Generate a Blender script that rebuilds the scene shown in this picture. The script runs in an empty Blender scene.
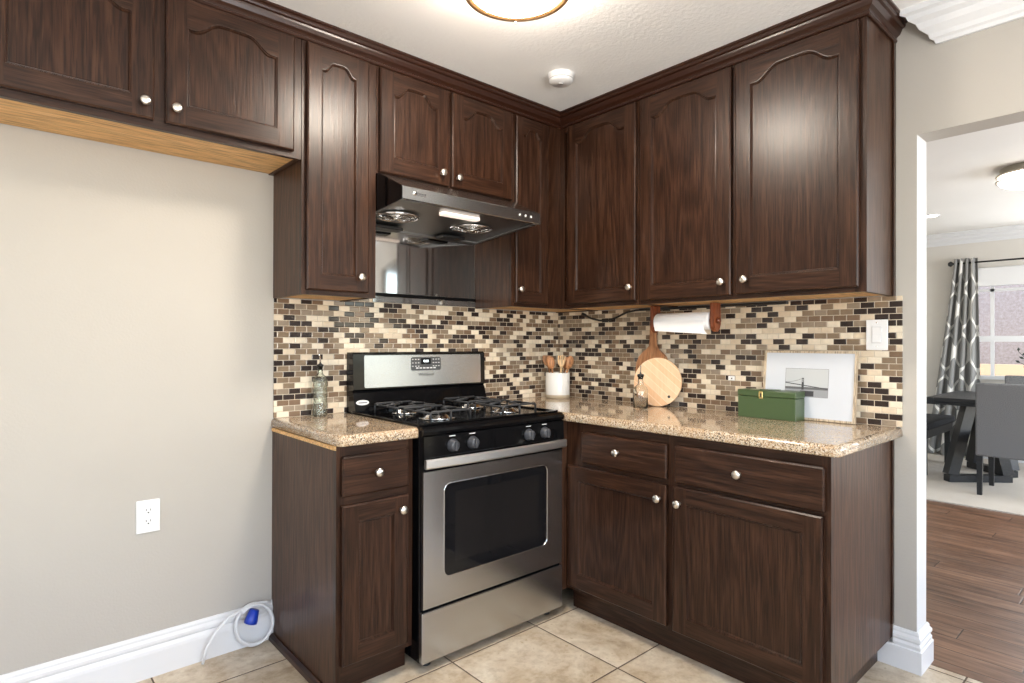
import bpy, bmesh, math, random
from mathutils import Vector, Matrix
random.seed(7)
PI = math.pi
S = bpy.context.scene
COL = S.collection

# ------------------------------------------------------------------ camera
def make_camera():
    cd = bpy.data.cameras.new('camera'); co = bpy.data.objects.new('camera', cd); COL.objects.link(co)
    yaw, pi_, ro = math.radians(-41.5592), math.radians(0.1828), math.radians(0.1594)
    fw = Vector((-math.sin(yaw)*math.cos(pi_), math.cos(yaw)*math.cos(pi_), math.sin(pi_)))
    rt = Vector((math.cos(yaw), math.sin(yaw), 0)); up = rt.cross(fw)
    r2 = rt*math.cos(ro)+up*math.sin(ro); u2 = -rt*math.sin(ro)+up*math.cos(ro)
    m = Matrix(((r2.x, u2.x, -fw.x, -2.6136), (r2.y, u2.y, -fw.y, -2.5217), (r2.z, u2.z, -fw.z, 1.2309), (0, 0, 0, 1)))
    co.matrix_world = m
    cd.sensor_width = 36; cd.lens = 589.75/1024*36; cd.clip_start = .05; cd.clip_end = 100
    S.camera = co
make_camera()

# ------------------------------------------------------------------ world, exposure, big lights
w = bpy.data.worlds.new('world'); S.world = w; w.use_nodes = True
bg = w.node_tree.nodes['Background']
sky = w.node_tree.nodes.new('ShaderNodeTexSky'); sky.sky_type = 'NISHITA'
sky.sun_elevation = math.radians(50); sky.sun_rotation = math.radians(200); sky.sun_disc = False
w.node_tree.links.new(sky.outputs[0], bg.inputs['Color']); bg.inputs['Strength'].default_value = 0.4
S.view_settings.view_transform = 'Standard'; S.view_settings.look = 'None'
S.view_settings.gamma = 1; S.view_settings.use_curve_mapping = False
S.view_settings.exposure = 0.64

sun = bpy.data.lights.new('sun', 'SUN'); sun.energy = 3.2; sun.angle = math.radians(1); sun.color = (1, .96, .9)
so = bpy.data.objects.new('sun', sun); COL.objects.link(so); so.rotation_euler = (0, math.radians(-40), 0)
def area(name, loc, rot, sx, sy, power, col=(1, 1, 1)):
    d = bpy.data.lights.new(name, 'AREA'); d.shape = 'RECTANGLE'; d.size = sx; d.size_y = sy
    d.energy = power; d.color = col
    o = bpy.data.objects.new(name, d); COL.objects.link(o); o.location = loc; o.rotation_euler = rot
    return o
DAY = (.95, .975, 1.0)
# fill lamps added at unseen kitchen windows; daylight at the living and dining windows
# (kitchen and living ones tilted upwards to brighten the ceiling)
UP = math.radians(62)
area('kitchen_west_fill', (-4.45, -2.6, 1.15), (0, -PI/2-UP, 0), 1.2, 2.6, 16, DAY)
area('kitchen_back_fill', (-2.2, -4.42, 1.15), (PI/2+UP, 0, 0), 2.8, 1.2, 88, DAY)
area('living_window_light', (3.4, -4.42, 1.4), (PI/2+UP*.4, 0, 0), 2.7, 1.9, 95, DAY)
area('dining_window_light', (5.33, -2.15, 1.45), (0, PI/2, 0), 1.2, 1.2, 16, DAY)

# ------------------------------------------------------------------ materials
MATS = {}
class NT:
    def __init__(s, name):
        s.m = bpy.data.materials.new(name); s.m.use_nodes = True
        s.t = s.m.node_tree; s.b = s.t.nodes['Principled BSDF']; MATS[name] = s.m
    def n(s, typ, **kw):
        nd = s.t.nodes.new(typ)
        for k, v in kw.items(): setattr(nd, k, v)
        return nd
    def l(s, a, b): s.t.links.new(a, b)
    def set(s, **kw):
        for k, v in kw.items():
            k = k.replace('_', ' ')
            i = s.b.inputs[k]
            i.default_value = v
    def math(s, op, a, b=None, c=None):
        nd = s.n('ShaderNodeMath', operation=op)
        for i, v in enumerate((a, b, c)):
            if v is None: continue
            if isinstance(v, (int, float)): nd.inputs[i].default_value = v
            else: s.l(v, nd.inputs[i])
        return nd.outputs[0]
    def coord(s, scale=(1, 1, 1), rnd=False):
        tc = s.n('ShaderNodeTexCoord'); mp = s.n('ShaderNodeMapping'); mp.inputs['Scale'].default_value = scale
        v = tc.outputs['Object']
        if rnd:
            oi = s.n('ShaderNodeObjectInfo'); ad = s.n('ShaderNodeVectorMath', operation='ADD')
            ml = s.math('MULTIPLY', oi.outputs['Random'], 7.3)
            s.l(v, ad.inputs[0]); s.l(ml, ad.inputs[1]); v = ad.outputs[0]
        s.l(v, mp.inputs['Vector']); return mp.outputs[0]
    def noise(s, vec, scale, detail=3, rough=.5, dist=0):
        nd = s.n('ShaderNodeTexNoise'); s.l(vec, nd.inputs['Vector'])
        nd.inputs['Scale'].default_value = scale; nd.inputs['Detail'].default_value = detail
        nd.inputs['Roughness'].default_value = rough; nd.inputs['Distortion'].default_value = dist
        return nd.outputs['Fac']
    def ramp(s, fac, stops, interp='LINEAR'):
        r = s.n('ShaderNodeValToRGB'); r.color_ramp.interpolation = interp
        e = r.color_ramp.elements
        while len(e) < len(stops): e.new(.5)
        for el, (p, c) in zip(e, stops): el.position = p; el.color = (*c, 1)
        s.l(fac, r.inputs[0]); return r.outputs[0]
    def mix(s, fac, a, b, typ='MIX'):
        m = s.n('ShaderNodeMix', data_type='RGBA', blend_type=typ)
        for sock, v in ((m.inputs[0], fac), (m.inputs[6], a), (m.inputs[7], b)):
            if isinstance(v, (int, float)): sock.default_value = v
            elif isinstance(v, tuple): sock.default_value = (*v, 1)
            else: s.l(v, sock)
        return m.outputs[2]
    def bump(s, h, strength=.2, dist=.01, nrm=None):
        b = s.n('ShaderNodeBump'); b.inputs['Strength'].default_value = strength; b.inputs['Distance'].default_value = dist
        s.l(h, b.inputs['Height']); s.l(b.outputs[0], s.b.inputs['Normal'])
    def col(s, c):
        if isinstance(c, tuple): s.b.inputs['Base Color'].default_value = (*c, 1)
        else: s.l(c, s.b.inputs['Base Color'])

def plain(name, c, rough=.5, metal=0, **kw):
    t = NT(name); t.col(c); t.set(Roughness=rough, Metallic=metal, **kw); return t.m

def wood(name, axis, dark, mid, light, rough=.36, fine=1.0, bumps=.25, coat=0.0, spec=.5):
    t = NT(name)
    sc = [70, 70, 70]; sc[axis] = 2.6
    v = t.coord(tuple(sc), rnd=True)
    f1 = t.noise(v, 1.0*fine, 4, .6, .4)
    sc2 = [190, 190, 190]; sc2[axis] = 9
    f2 = t.noise(t.coord(tuple(sc2), rnd=True), fine, 2, .5)
    sc3 = [5, 5, 5]; sc3[axis] = .55
    v3 = t.coord(tuple(sc3), rnd=True)
    n3 = t.noise(v3, 1.0, 2, .5, .3)
    rings = t.math('SINE', t.math('MULTIPLY', n3, 105))
    rings = t.math('MULTIPLY_ADD', rings, .5, .5)
    a = t.math('MULTIPLY_ADD', rings, .20, t.math('MULTIPLY', f1, .80))
    c1 = t.ramp(a, [(.2, dark), (.5, mid), (.85, light)])
    pores = t.ramp(f2, [(.40, (.38, .38, .38)), (.52, (1, 1, 1))])
    c = t.mix(.7, c1, pores, 'MULTIPLY')
    t.col(c)
    h = t.math('MULTIPLY_ADD', a, .5, t.math('MULTIPLY', f2, .5))
    t.bump(h, bumps, .004)
    t.set(Roughness=rough)
    t.b.inputs['Coat Weight'].default_value = coat; t.b.inputs['Coat Roughness'].default_value = .24
    t.b.inputs['Specular IOR Level'].default_value = spec
    return t.m
DK, MD, LT = (.017, .0064, .0034), (.035, .0142, .0074), (.074, .033, .0178)
WZ = wood('oak_stain_vertical', 2, DK, MD, LT, rough=.32, coat=.17, spec=.22)
WX = wood('oak_stain_along_wall', 0, DK, MD, LT, rough=.32, coat=.17, spec=.22)
WY = wood('oak_stain_across', 1, DK, MD, LT, rough=.32, coat=.17, spec=.22)
WZS = wood('oak_veneer_side', 2, (.034, .0150, .0085), (.068, .0310, .0175), (.105, .052, .030), rough=.36, coat=.12, spec=.2)
WCROWN = plain('crown_stain', (.030, .0095, .0045), .28)
RAW = wood('raw_plywood', 0, (.66, .37, .14), (.74, .44, .18), (.80, .51, .23), rough=.6, bumps=.05)
MAPLE = wood('pale_board_wood', 1, (.62, .36, .18), (.74, .47, .26), (.82, .58, .36), rough=.5, bumps=.05)
ACACIA = wood('brown_board_wood', 2, (.30, .12, .05), (.44, .20, .09), (.58, .32, .16), rough=.45, bumps=.05)
CHERRY = wood('red_wood', 2, (.14, .035, .014), (.22, .060, .024), (.31, .095, .038), rough=.25, bumps=.04)
SPOONW = wood('spoon_wood', 2, (.34, .14, .055), (.46, .21, .09), (.56, .29, .14), rough=.5, bumps=.04)
SPOONL = wood('light_spoon_wood', 2, (.58, .34, .15), (.68, .44, .22), (.76, .54, .30), rough=.5, bumps=.04)

def wall_mat(name, c, sc=110, st=.12):
    t = NT(name); v = t.coord()
    n = t.noise(v, sc, 3, .55); n2 = t.noise(v, 1.7, 3, .5)
    cc = t.mix(t.ramp(n2, [(.35, (0, 0, 0)), (.7, (1, 1, 1))]), tuple(x*.96 for x in c), c)
    t.col(cc); t.set(Roughness=.7); t.bump(n, st, .006); return t.m
WALL = wall_mat('beige_wall_paint', (.475, .444, .400))
CEIL = wall_mat('ceiling_paint', (.92, .915, .90), 60, .35)
LCEIL = wall_mat('living_ceiling_paint', (.82, .80, .76), 60, .2)
LWALL = wall_mat('dining_wall_paint', (.68, .65, .60))
TRIM = plain('white_trim_paint', (.74, .745, .755), .4)

def granite():
    t = NT('speckled_granite'); v = t.coord()
    vo = t.n('ShaderNodeTexVoronoi'); t.l(v, vo.inputs['Vector']); vo.inputs['Scale'].default_value = 290
    sep = t.n('ShaderNodeSeparateColor'); t.l(vo.outputs['Color'], sep.inputs[0])
    c = t.ramp(sep.outputs[0], [(0, (.05, .036, .028)), (.13, (.20, .14, .09)), (.27, (.40, .27, .16)), (.45, (.47, .36, .24)), (.64, (.56, .47, .35)), (.84, (.66, .59, .49))], 'CONSTANT')
    n = t.noise(v, 9, 4, .6)
    c2 = t.mix(t.ramp(n, [(.4, (0, 0, 0)), (.65, (.45, .45, .45))]), c, (.46, .29, .16))
    t.col(c2); t.set(Roughness=.07); t.b.inputs['Specular IOR Level'].default_value = .65
    return t.m
GRAN = granite()

def mosaic(name, axis):
    t = NT(name); tc = t.n('ShaderNodeTexCoord'); sp = t.n('ShaderNodeSeparateXYZ'); t.l(tc.outputs['Object'], sp.inputs[0])
    W, H, G = .0502, .0242, .0024
    z = t.math('SUBTRACT', sp.outputs[2], .9145); h = sp.outputs[axis]
    zr = t.math('DIVIDE', z, H); row = t.math('FLOOR', zr)
    off = t.math('MULTIPLY', t.math('MODULO', t.math('ADD', row, 200), 2), .5)
    hr = t.math('ADD', t.math('DIVIDE', h, W), off); colm = t.math('FLOOR', hr)
    fx = t.math('SUBTRACT', hr, colm); fz = t.math('SUBTRACT', zr, row)
    def edge(f, size):
        d = t.math('MINIMUM', f, t.math('SUBTRACT', 1, f)); d = t.math('MULTIPLY', d, size); return d
    d = t.math('MINIMUM', edge(fx, W), edge(fz, H))
    tile = t.math('GREATER_THAN', d, G/2)
    cb = t.n('ShaderNodeCombineXYZ'); t.l(colm, cb.inputs[0]); t.l(row, cb.inputs[1]); cb.inputs[2].default_value = 3+axis
    wn = t.n('ShaderNodeTexWhiteNoise', noise_dimensions='3D'); t.l(cb.outputs[0], wn.inputs['Vector'])
    c = t.ramp(wn.outputs['Value'], [(0, (.034, .023, .020)), (.26, (.25, .18, .118)), (.43, (.20, .13, .083)), (.56, (.30, .235, .17)), (.69, (.80, .70, .55)), (.87, (.70, .58, .43))], 'CONSTANT')
    n = t.noise(tc.outputs['Object'], 45, 3, .6)
    c = t.mix(.5, c, t.ramp(n, [(.3, (.72, .72, .72)), (.7, (1, 1, 1))]), 'MULTIPLY')
    t.col(t.mix(tile, (.55, .47, .37), c))
    sep = t.n('ShaderNodeSeparateColor'); t.l(wn.outputs['Color'], sep.inputs[0])
    rg = t.ramp(wn.outputs['Value'], [(0, (.1, .1, .1)), (.44, (.12, .12, .12)), (.71, (.35, .35, .35))], 'CONSTANT')
    rr = t.mix(tile, (.8, .8, .8), rg); t.l(rr, t.b.inputs['Roughness'])
    mr = t.n('ShaderNodeMapRange'); t.l(d, mr.inputs[0]); mr.inputs[1].default_value = .0008; mr.inputs[2].default_value = .0040
    # slight tilt of every tile
    tilt = t.math('MULTIPLY', t.math('SUBTRACT', sep.outputs[1], .5), t.math('MULTIPLY', fx, .35))
    t.bump(t.math('ADD', mr.outputs[0], tilt), .8, .0012)
    return t.m
MOSX = mosaic('mosaic_tile_left_wall', 0); MOSY = mosaic('mosaic_tile_right_wall', 1)

def floor_tile():
    t = NT('travertine_floor_tile'); tc = t.n('ShaderNodeTexCoord'); sp = t.n('ShaderNodeSeparateXYZ'); t.l(tc.outputs['Object'], sp.inputs[0])
    T, G = .446, .006
    xr = t.math('DIVIDE', t.math('ADD', sp.outputs[0], .825+T*20), T); yr = t.math('DIVIDE', t.math('ADD', sp.outputs[1], .667+T*20), T)
    xi, yi = t.math('FLOOR', xr), t.math('FLOOR', yr); fx, fy = t.math('SUBTRACT', xr, xi), t.math('SUBTRACT', yr, yi)
    d = t.math('MINIMUM', t.math('MINIMUM', fx, t.math('SUBTRACT', 1, fx)), t.math('MINIMUM', fy, t.math('SUBTRACT', 1, fy)))
    d = t.math('MULTIPLY', d, T); tile = t.math('GREATER_THAN', d, G/2)
    cb = t.n('ShaderNodeCombineXYZ'); t.l(xi, cb.inputs[0]); t.l(yi, cb.inputs[1])
    wn = t.n('ShaderNodeTexWhiteNoise', noise_dimensions='3D'); t.l(cb.outputs[0], wn.inputs['Vector'])
    ad = t.n('ShaderNodeVectorMath', operation='MULTIPLY_ADD'); t.l(wn.outputs['Color'], ad.inputs[0]); ad.inputs[1].default_value = (9, 9, 9); t.l(tc.outputs['Object'], ad.inputs[2])
    n1 = t.noise(ad.outputs[0], 5.5, 6, .62, .6); n2 = t.noise(ad.outputs[0], 30, 4, .65)
    c = t.ramp(n1, [(.28, (.33, .24, .15)), (.42, (.50, .40, .28)), (.55, (.60, .51, .39)), (.72, (.70, .63, .51))])
    c = t.mix(.5, c, t.ramp(n2, [(.35, (.62, .56, .5)), (.55, (1, 1, 1))]), 'MULTIPLY')
    t.col(t.mix(tile, (.10, .07, .05), c))
    t.l(t.mix(tile, (.85, .85, .85), t.ramp(n2, [(.3, (.42, .42, .42)), (.7, (.26, .26, .26))])), t.b.inputs['Roughness'])
    mr = t.n('ShaderNodeMapRange'); t.l(d, mr.inputs[0]); mr.inputs[1].default_value = .002; mr.inputs[2].default_value = .007
    t.bump(t.math('ADD', mr.outputs[0], t.math('MULTIPLY', n2, .25)), .5, .003)
    return t.m
FTILE = floor_tile()

def plank_floor():
    t = NT('brown_plank_floor'); tc = t.n('ShaderNodeTexCoord'); sp = t.n('ShaderNodeSeparateXYZ'); t.l(tc.outputs['Object'], sp.inputs[0])
    W, L = .127, 1.3
    xr = t.math('DIVIDE', t.math('ADD', sp.outputs[0], 10), W); xi = t.math('FLOOR', xr); fx = t.math('SUBTRACT', xr, xi)
    wn0 = t.n('ShaderNodeTexWhiteNoise', noise_dimensions='1D'); t.l(xi, wn0.inputs['W'])
    yr = t.math('ADD', t.math('DIVIDE', sp.outputs[1], L), wn0.outputs['Value']); yi = t.math('FLOOR', yr); fy = t.math('SUBTRACT', yr, yi)
    dx = t.math('MULTIPLY', t.math('MINIMUM', fx, t.math('SUBTRACT', 1, fx)), W); dy = t.math('MULTIPLY', t.math('MINIMUM', fy, t.math('SUBTRACT', 1, fy)), L)
    d = t.math('MINIMUM', dx, dy); tile = t.math('GREATER_THAN', d, .0022)
    cb = t.n('ShaderNodeCombineXYZ'); t.l(xi, cb.inputs[0]); t.l(yi, cb.inputs[1])
    wn = t.n('ShaderNodeTexWhiteNoise', noise_dimensions='3D'); t.l(cb.outputs[0], wn.inputs['Vector'])
    ad = t.n('ShaderNodeVectorMath', operation='MULTIPLY_ADD'); t.l(wn.outputs['Color'], ad.inputs[0]); ad.inputs[1].default_value = (9, 9, 9); t.l(tc.outputs['Object'], ad.inputs[2])
    mp = t.n('ShaderNodeMapping'); t.l(ad.outputs[0], mp.inputs[0]); mp.inputs['Scale'].default_value = (24, 2.2, 1)
    n1 = t.noise(mp.outputs[0], 1, 5, .6, .8)
    c = t.ramp(n1, [(.3, (.075, .036, .020)), (.5, (.19, .098, .056)), (.7, (.30, .175, .11))])
    c = t.mix(.55, c, t.ramp(wn.outputs['Value'], [(0, (.6, .6, .6)), (1, (1.15, 1.1, 1.05))]), 'MULTIPLY')
    t.col(t.mix(tile, (.03, .013, .008), c)); t.set(Roughness=.33)
    mr = t.n('ShaderNodeMapRange'); t.l(d, mr.inputs[0]); mr.inputs[2].default_value = .006
    t.bump(t.math('ADD', mr.outputs[0], t.math('MULTIPLY', n1, .6)), .25, .003)
    return t.m
PLANK = plank_floor()
def carpet():
    t = NT('cream_carpet'); v = t.coord(); n = t.noise(v, 220, 4, .7); n2 = t.noise(v, 3, 3, .6)
    t.col(t.mix(n2, (.56, .50, .42), (.68, .63, .55))); t.set(Roughness=.95); t.bump(n, .6, .01); return t.m
CARPET = carpet()

def steel(name, c=(.52, .52, .52), rough=.26, axis=0, br=.02):
    t = NT(name); sc = [220, 220, 220]; sc[axis] = 3
    n = t.noise(t.coord(tuple(sc)), 1, 3, .6)
    t.col(c); t.set(Metallic=1.0)
    t.l(t.math('MULTIPLY_ADD', n, br*2, rough-br), t.b.inputs['Roughness'])
    return t.m
STEEL = steel('brushed_stainless'); STEELW = steel('stainless_wall_sheet', (.50, .49, .48), .07, 2, .02)
STEELD = steel('hood_underside_metal', (.36, .36, .36), .3)
STEELH = steel('hood_steel', (.40, .40, .40), .24)
STEELL = steel('light_brushed_steel', (.80, .80, .79), .38)
NICKEL = plain('satin_nickel', (.78, .74, .68), .28, 1)
CHROME = plain('chrome', (.85, .85, .85), .12, 1)
BRASS = plain('brass', (.75, .58, .26), .3, 1)
BRONZE = plain('brushed_bronze_ring', (.22, .12, .05), .45, .6)
BLACKG = plain('black_enamel', (.004, .004, .0045), .10); BLACKG.node_tree.nodes['Principled BSDF'].inputs['Specular IOR Level'].default_value = .25
BLACKP = plain('black_plastic', (.012, .012, .013), .4)
IRON = plain('cast_iron', (.03, .03, .032), .45)
KNOBG = plain('grey_knob_plastic', (.045, .047, .055), .35)
GREYP = plain('dark_grey_panel', (.06, .062, .065), .3)
WHITEP = plain('white_plastic', (.82, .82, .82), .3)
SLOT = plain('slot_dark', (.02, .02, .02), .6)
PAPER = plain('white_paper', (.86, .86, .87), .9)
CERAM = plain('white_ceramic', (.80, .79, .76), .15)
CLAY = plain('raw_stoneware', (.50, .41, .29), .6)
BLUE = plain('blue_plastic', (.01, .045, .42), .35)
CORD = plain('white_vinyl_tube', (.78, .79, .80), .35)
STICK = plain('silver_badge', (.70, .70, .70), .3)
INK = plain('dark_ink', (.03, .03, .035), .6)
GREEN = plain('green_enamel', (.058, .095, .038), .28)
FRAMEW = wood('pale_frame_wood', 2, (.50, .38, .25), (.60, .48, .34), (.68, .57, .43), rough=.5, bumps=.03)
MATB = plain('white_mat_board', (.60, .625, .67), .5)
def oven_glass():
    t = NT('dark_oven_glass'); t.col((.008, .008, .009)); t.set(Roughness=.05); t.b.inputs['Specular IOR Level'].default_value = .35; return t.m
OGLASS = oven_glass()
OGLASS2 = plain('oven_inner_pane', (.012, .011, .011), .15)
def glass(name, c, rough=.0):
    t = NT(name); t.col(c); t.set(Roughness=rough, IOR=1.45); t.b.inputs['Transmission Weight'].default_value = 1
    return t
GL = glass('clear_glass', (.95, .97, .96)).m
t_ = glass('pale_green_glass', (.93, .985, .955), .02)
vo_ = t_.n('ShaderNodeTexVoronoi'); t_.l(t_.coord((1, 1, 1)), vo_.inputs['Vector']); vo_.inputs['Scale'].default_value = 90
t_.bump(vo_.outputs['Distance'], .5, .004); GG = t_.m
def emit(name, c, s, base=(.9, .9, .9)):
    t = NT(name); t.col(base); t.b.inputs['Emission Color'].default_value = (*c, 1); t.b.inputs['Emission Strength'].default_value = s; return t.m
LAMP = emit('lit_lamp_glass', (1, .89, .75), 66)
LAMP_UPFILL = emit('added_uplight_glow', (1, .92, .82), 44)  # glow of the band added above the kitchen lamp ring
LAMP2 = emit('lit_living_lamp_glass', (1, .93, .82), 6)
HOODL = emit('lit_hood_lens', (1, .80, .66), .55)
DISP = emit('display_digits', (.7, .85, .9), 1.2)
DOWN = emit('lit_downlight', (1, .95, .88), 12)
def fabric(name, c1, c2, sc=420):
    t = NT(name); n = t.noise(t.coord(), sc, 2, .6); t.col(t.mix(t.ramp(n, [(.35, (0, 0, 0)), (.65, (1, 1, 1))]), c1, c2)); t.set(Roughness=.9); t.bump(n, .4, .003); return t.m
GREYF = fabric('grey_tweed', (.06, .06, .062), (.26, .26, .265), 230); BENCHF = fabric('bench_vinyl', (.02, .021, .025), (.03, .032, .038))
TBLACK = wood('black_stained_wood', 1, (.006, .0065, .008), (.011, .012, .014), (.020, .021, .025), rough=.4, bumps=.1)
LEAF = plain('dark_leaf', (.02, .03, .02), .4)
def curtain_mat():
    # trellis pattern printed on grey cloth, from uv
    t = NT('trellis_curtain_cloth'); tc = t.n('ShaderNodeTexCoord'); sp = t.n('ShaderNodeSeparateXYZ'); t.l(tc.outputs['UV'], sp.inputs[0])
    P = .40; Q = .46
    a = t.math('MULTIPLY', sp.outputs[0], 2*PI/P); b = t.math('MULTIPLY', sp.outputs[1], 2*PI/Q)
    f = t.math('ADD', t.math('COSINE', a), t.math('COSINE', b))
    f = t.math('ADD', f, t.math('MULTIPLY', t.math('COSINE', t.math('MULTIPLY', b, 2)), .28))
    d = t.math('ABSOLUTE', f); line = t.math('LESS_THAN', d, .30)
    t.col(t.mix(line, (.24, .24, .235), (.74, .73, .70))); t.set(Roughness=.85); return t.m
CURT = curtain_mat()
def outside():
    t = NT('outside_stucco'); v = t.coord(); n = t.noise(v, 30, 5, .7); sp = t.n('ShaderNodeSeparateXYZ'); t.l(v, sp.inputs[0])
    c = t.ramp(n, [(.3, (.24, .20, .185)), (.7, (.40, .36, .35))]); t.col(c); t.set(Roughness=.9); return t.m
OUTS = outside()
OUTL = plain('tan_garden_wall', (.72, .52, .34), .9)

# ------------------------------------------------------------------ geometry helpers
def wl(o):
    v = Vector((0, 0, 0))
    while o is not None: v = v+o.location; o = o.parent
    return v
class MB:
    def __init__(s): s.bm = bmesh.new(); s.mi = 0
    def face(s, pts, mi=None):
        vs = [s.bm.verts.new(p) for p in pts]
        f = s.bm.faces.new(vs); f.material_index = s.mi if mi is None else mi; return f
    def box(s, x0, x1, y0, y1, z0, z1, bev=0, seg=1, mi=None, rot=None):
        g = bmesh.ops.create_cube(s.bm, size=1)
        vs = g['verts']; c = Vector(((x0+x1)/2, (y0+y1)/2, (z0+z1)/2))
        for v in vs: v.co = Vector((v.co.x*abs(x1-x0), v.co.y*abs(y1-y0), v.co.z*abs(z1-z0)))
        fs = set(f for v in vs for f in v.link_faces)
        for f in fs: f.material_index = s.mi if mi is None else mi
        if bev:
            es = list(set(e for f in fs for e in f.edges))
            r = bmesh.ops.bevel(s.bm, geom=es, offset=bev, segments=seg, affect='EDGES', profile=.5)
            vs = list(set(v for f in r['faces'] for v in f.verts) | set(v for v in vs if v.is_valid))
            for f in r['faces']:
                f.material_index = s.mi if mi is None else mi
                if seg > 1: f.smooth = True
        for v in vs:
            if rot is not None: v.co = rot @ v.co
            v.co += c
        return s
    def prism(s, poly, axis, a, b, mi=None, smooth=False):
        """poly of 2-D points in the plane across axis, extruded from a to b"""
        def P(p, t):
            if axis == 0: return (t, p[0], p[1])
            if axis == 1: return (p[0], t, p[1])
            return (p[0], p[1], t)
        A = [s.bm.verts.new(P(p, a)) for p in poly]; B = [s.bm.verts.new(P(p, b)) for p in poly]
        n = len(poly); m = s.mi if mi is None else mi
        fs = [s.bm.faces.new(A), s.bm.faces.new(B[::-1])]
        for i in range(n):
            f = s.bm.faces.new((A[i], B[i], B[(i+1) % n], A[(i+1) % n])); f.smooth = smooth; fs.append(f)
        for f in fs: f.material_index = m
        return s
    def lathe(s, prof, c=(0, 0, 0), seg=32, axis='z', mi=None, smooth=True, cap=True, m=None):
        rings = []
        for r, h in prof:
            ring = []
            for i in range(seg):
                a = 2*PI*i/seg; x, y = r*math.cos(a), r*math.sin(a)
                p = Vector((x, y, h)) if axis == 'z' else (Vector((h, x, y)) if axis == 'x' else Vector((x, h, y)))
                if m is not None: p = m @ p
                ring.append(s.bm.verts.new(p+Vector(c)))
            rings.append(ring)
        k = s.mi if mi is None else mi
        for a, b in zip(rings, rings[1:]):
            for i in range(seg):
                f = s.bm.faces.new((a[i], a[(i+1) % seg], b[(i+1) % seg], b[i])); f.smooth = smooth; f.material_index = k
        if cap:
            for r in (rings[0], rings[-1]):
                f = s.bm.faces.new(r); f.material_index = k
        return s
    def tube(s, pts, r, seg=8, mi=None, rads=None, sq=False, closed=False):
        pts = [Vector(p) for p in pts]; n = len(pts); rings = []
        up = Vector((0, 0, 1)); last = None
        for i, p in enumerate(pts):
            if closed: d = pts[(i+1) % n]-pts[i-1]
            else: d = pts[min(i+1, n-1)]-pts[max(i-1, 0)]
            d.normalize()
            if last is None:
                a = d.cross(up)
                if a.length < .1: a = d.cross(Vector((1, 0, 0)))
            else:
                a = last-d*last.dot(d)
            a.normalize(); b = d.cross(a); last = a
            rr = rads[i] if rads else r
            rings.append([s.bm.verts.new(p+(a*math.cos(2*PI*(k+.5)/seg)+b*math.sin(2*PI*(k+.5)/seg))*rr*(1.414 if sq else 1)) for k in range(seg)])
        k = s.mi if mi is None else mi
        pairs = list(zip(rings, rings[1:]))
        if closed: pairs.append((rings[-1], rings[0]))
        for A, B in pairs:
            for i in range(seg):
                f = s.bm.faces.new((A[i], A[(i+1) % seg], B[(i+1) % seg], B[i])); f.smooth = not sq; f.material_index = k
        if not closed:
            for R_ in (rings[0], rings[-1]): s.bm.faces.new(R_).material_index = k
        return s
    def sweep(s, prof, path, outs, mi=None):
        """prof: (out, z) points; path: xy corner points; outs: xy outward vector at each path point (already mitred)"""
        rows = [[s.bm.verts.new((p[0]+o[0]*u, p[1]+o[1]*u, z)) for u, z in prof] for p, o in zip(path, outs)]
        k = s.mi if mi is None else mi
        for A, B in zip(rows, rows[1:]):
            for i in range(len(prof)-1):
                s.bm.faces.new((A[i], A[i+1], B[i+1], B[i])).material_index = k
        for R_ in (rows[0], rows[-1]): s.bm.faces.new(R_).material_index = k
        return s
    def build(s, name, mats, parent=None, loc=(0, 0, 0), fix=True, flat=False):
        if fix: bmesh.ops.recalc_face_normals(s.bm, faces=s.bm.faces)
        me = bpy.data.meshes.new(name); off = wl(parent)+Vector(loc)
        for v in s.bm.verts: v.co -= off
        s.bm.to_mesh(me); s.bm.free()
        for m in (mats if isinstance(mats, (list, tuple)) else [mats]): me.materials.append(m)
        o = bpy.data.objects.new(name, me); COL.objects.link(o); o.parent = parent; o.location = loc
        return o

def tag(o, label, cat, group=None):
    o['label'] = label; o['category'] = cat
    if group: o['group'] = group
    return o
def struct(o): o['kind'] = 'structure'; return o
def thing(name, label, cat, loc=(0, 0, 0), group=None):
    o = bpy.data.objects.new(name, None); COL.objects.link(o); o.location = loc; o.empty_display_size = .1
    return tag(o, label, cat, group)
def part(name, parent, mats, fn):
    m = MB(); fn(m); return m.build(name, mats, parent)
def pcopy(src, parent, loc, rot=None):
    o = src.copy(); COL.objects.link(o); o.parent = parent
    o.location = Vector(loc)-wl(parent)
    if rot is not None: o.rotation_euler = rot
    return o
def text(name, body, size, mat, parent, loc, rot, ext=.0004, align='CENTER', shear=0):
    c = bpy.data.curves.new(name, 'FONT'); c.body = body; c.size = size; c.extrude = ext; c.align_x = align; c.align_y = 'CENTER'; c.shear = shear
    tmp = bpy.data.objects.new(name+'_tmp', c); COL.objects.link(tmp)
    bpy.context.view_layer.update()
    me = bpy.data.meshes.new_from_object(tmp); bpy.data.objects.remove(tmp)
    me.materials.clear(); me.materials.append(mat)
    o = bpy.data.objects.new(name, me); COL.objects.link(o); o.parent = parent
    o.location = Vector(loc)-wl(parent); o.rotation_euler = rot
    return o

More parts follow.
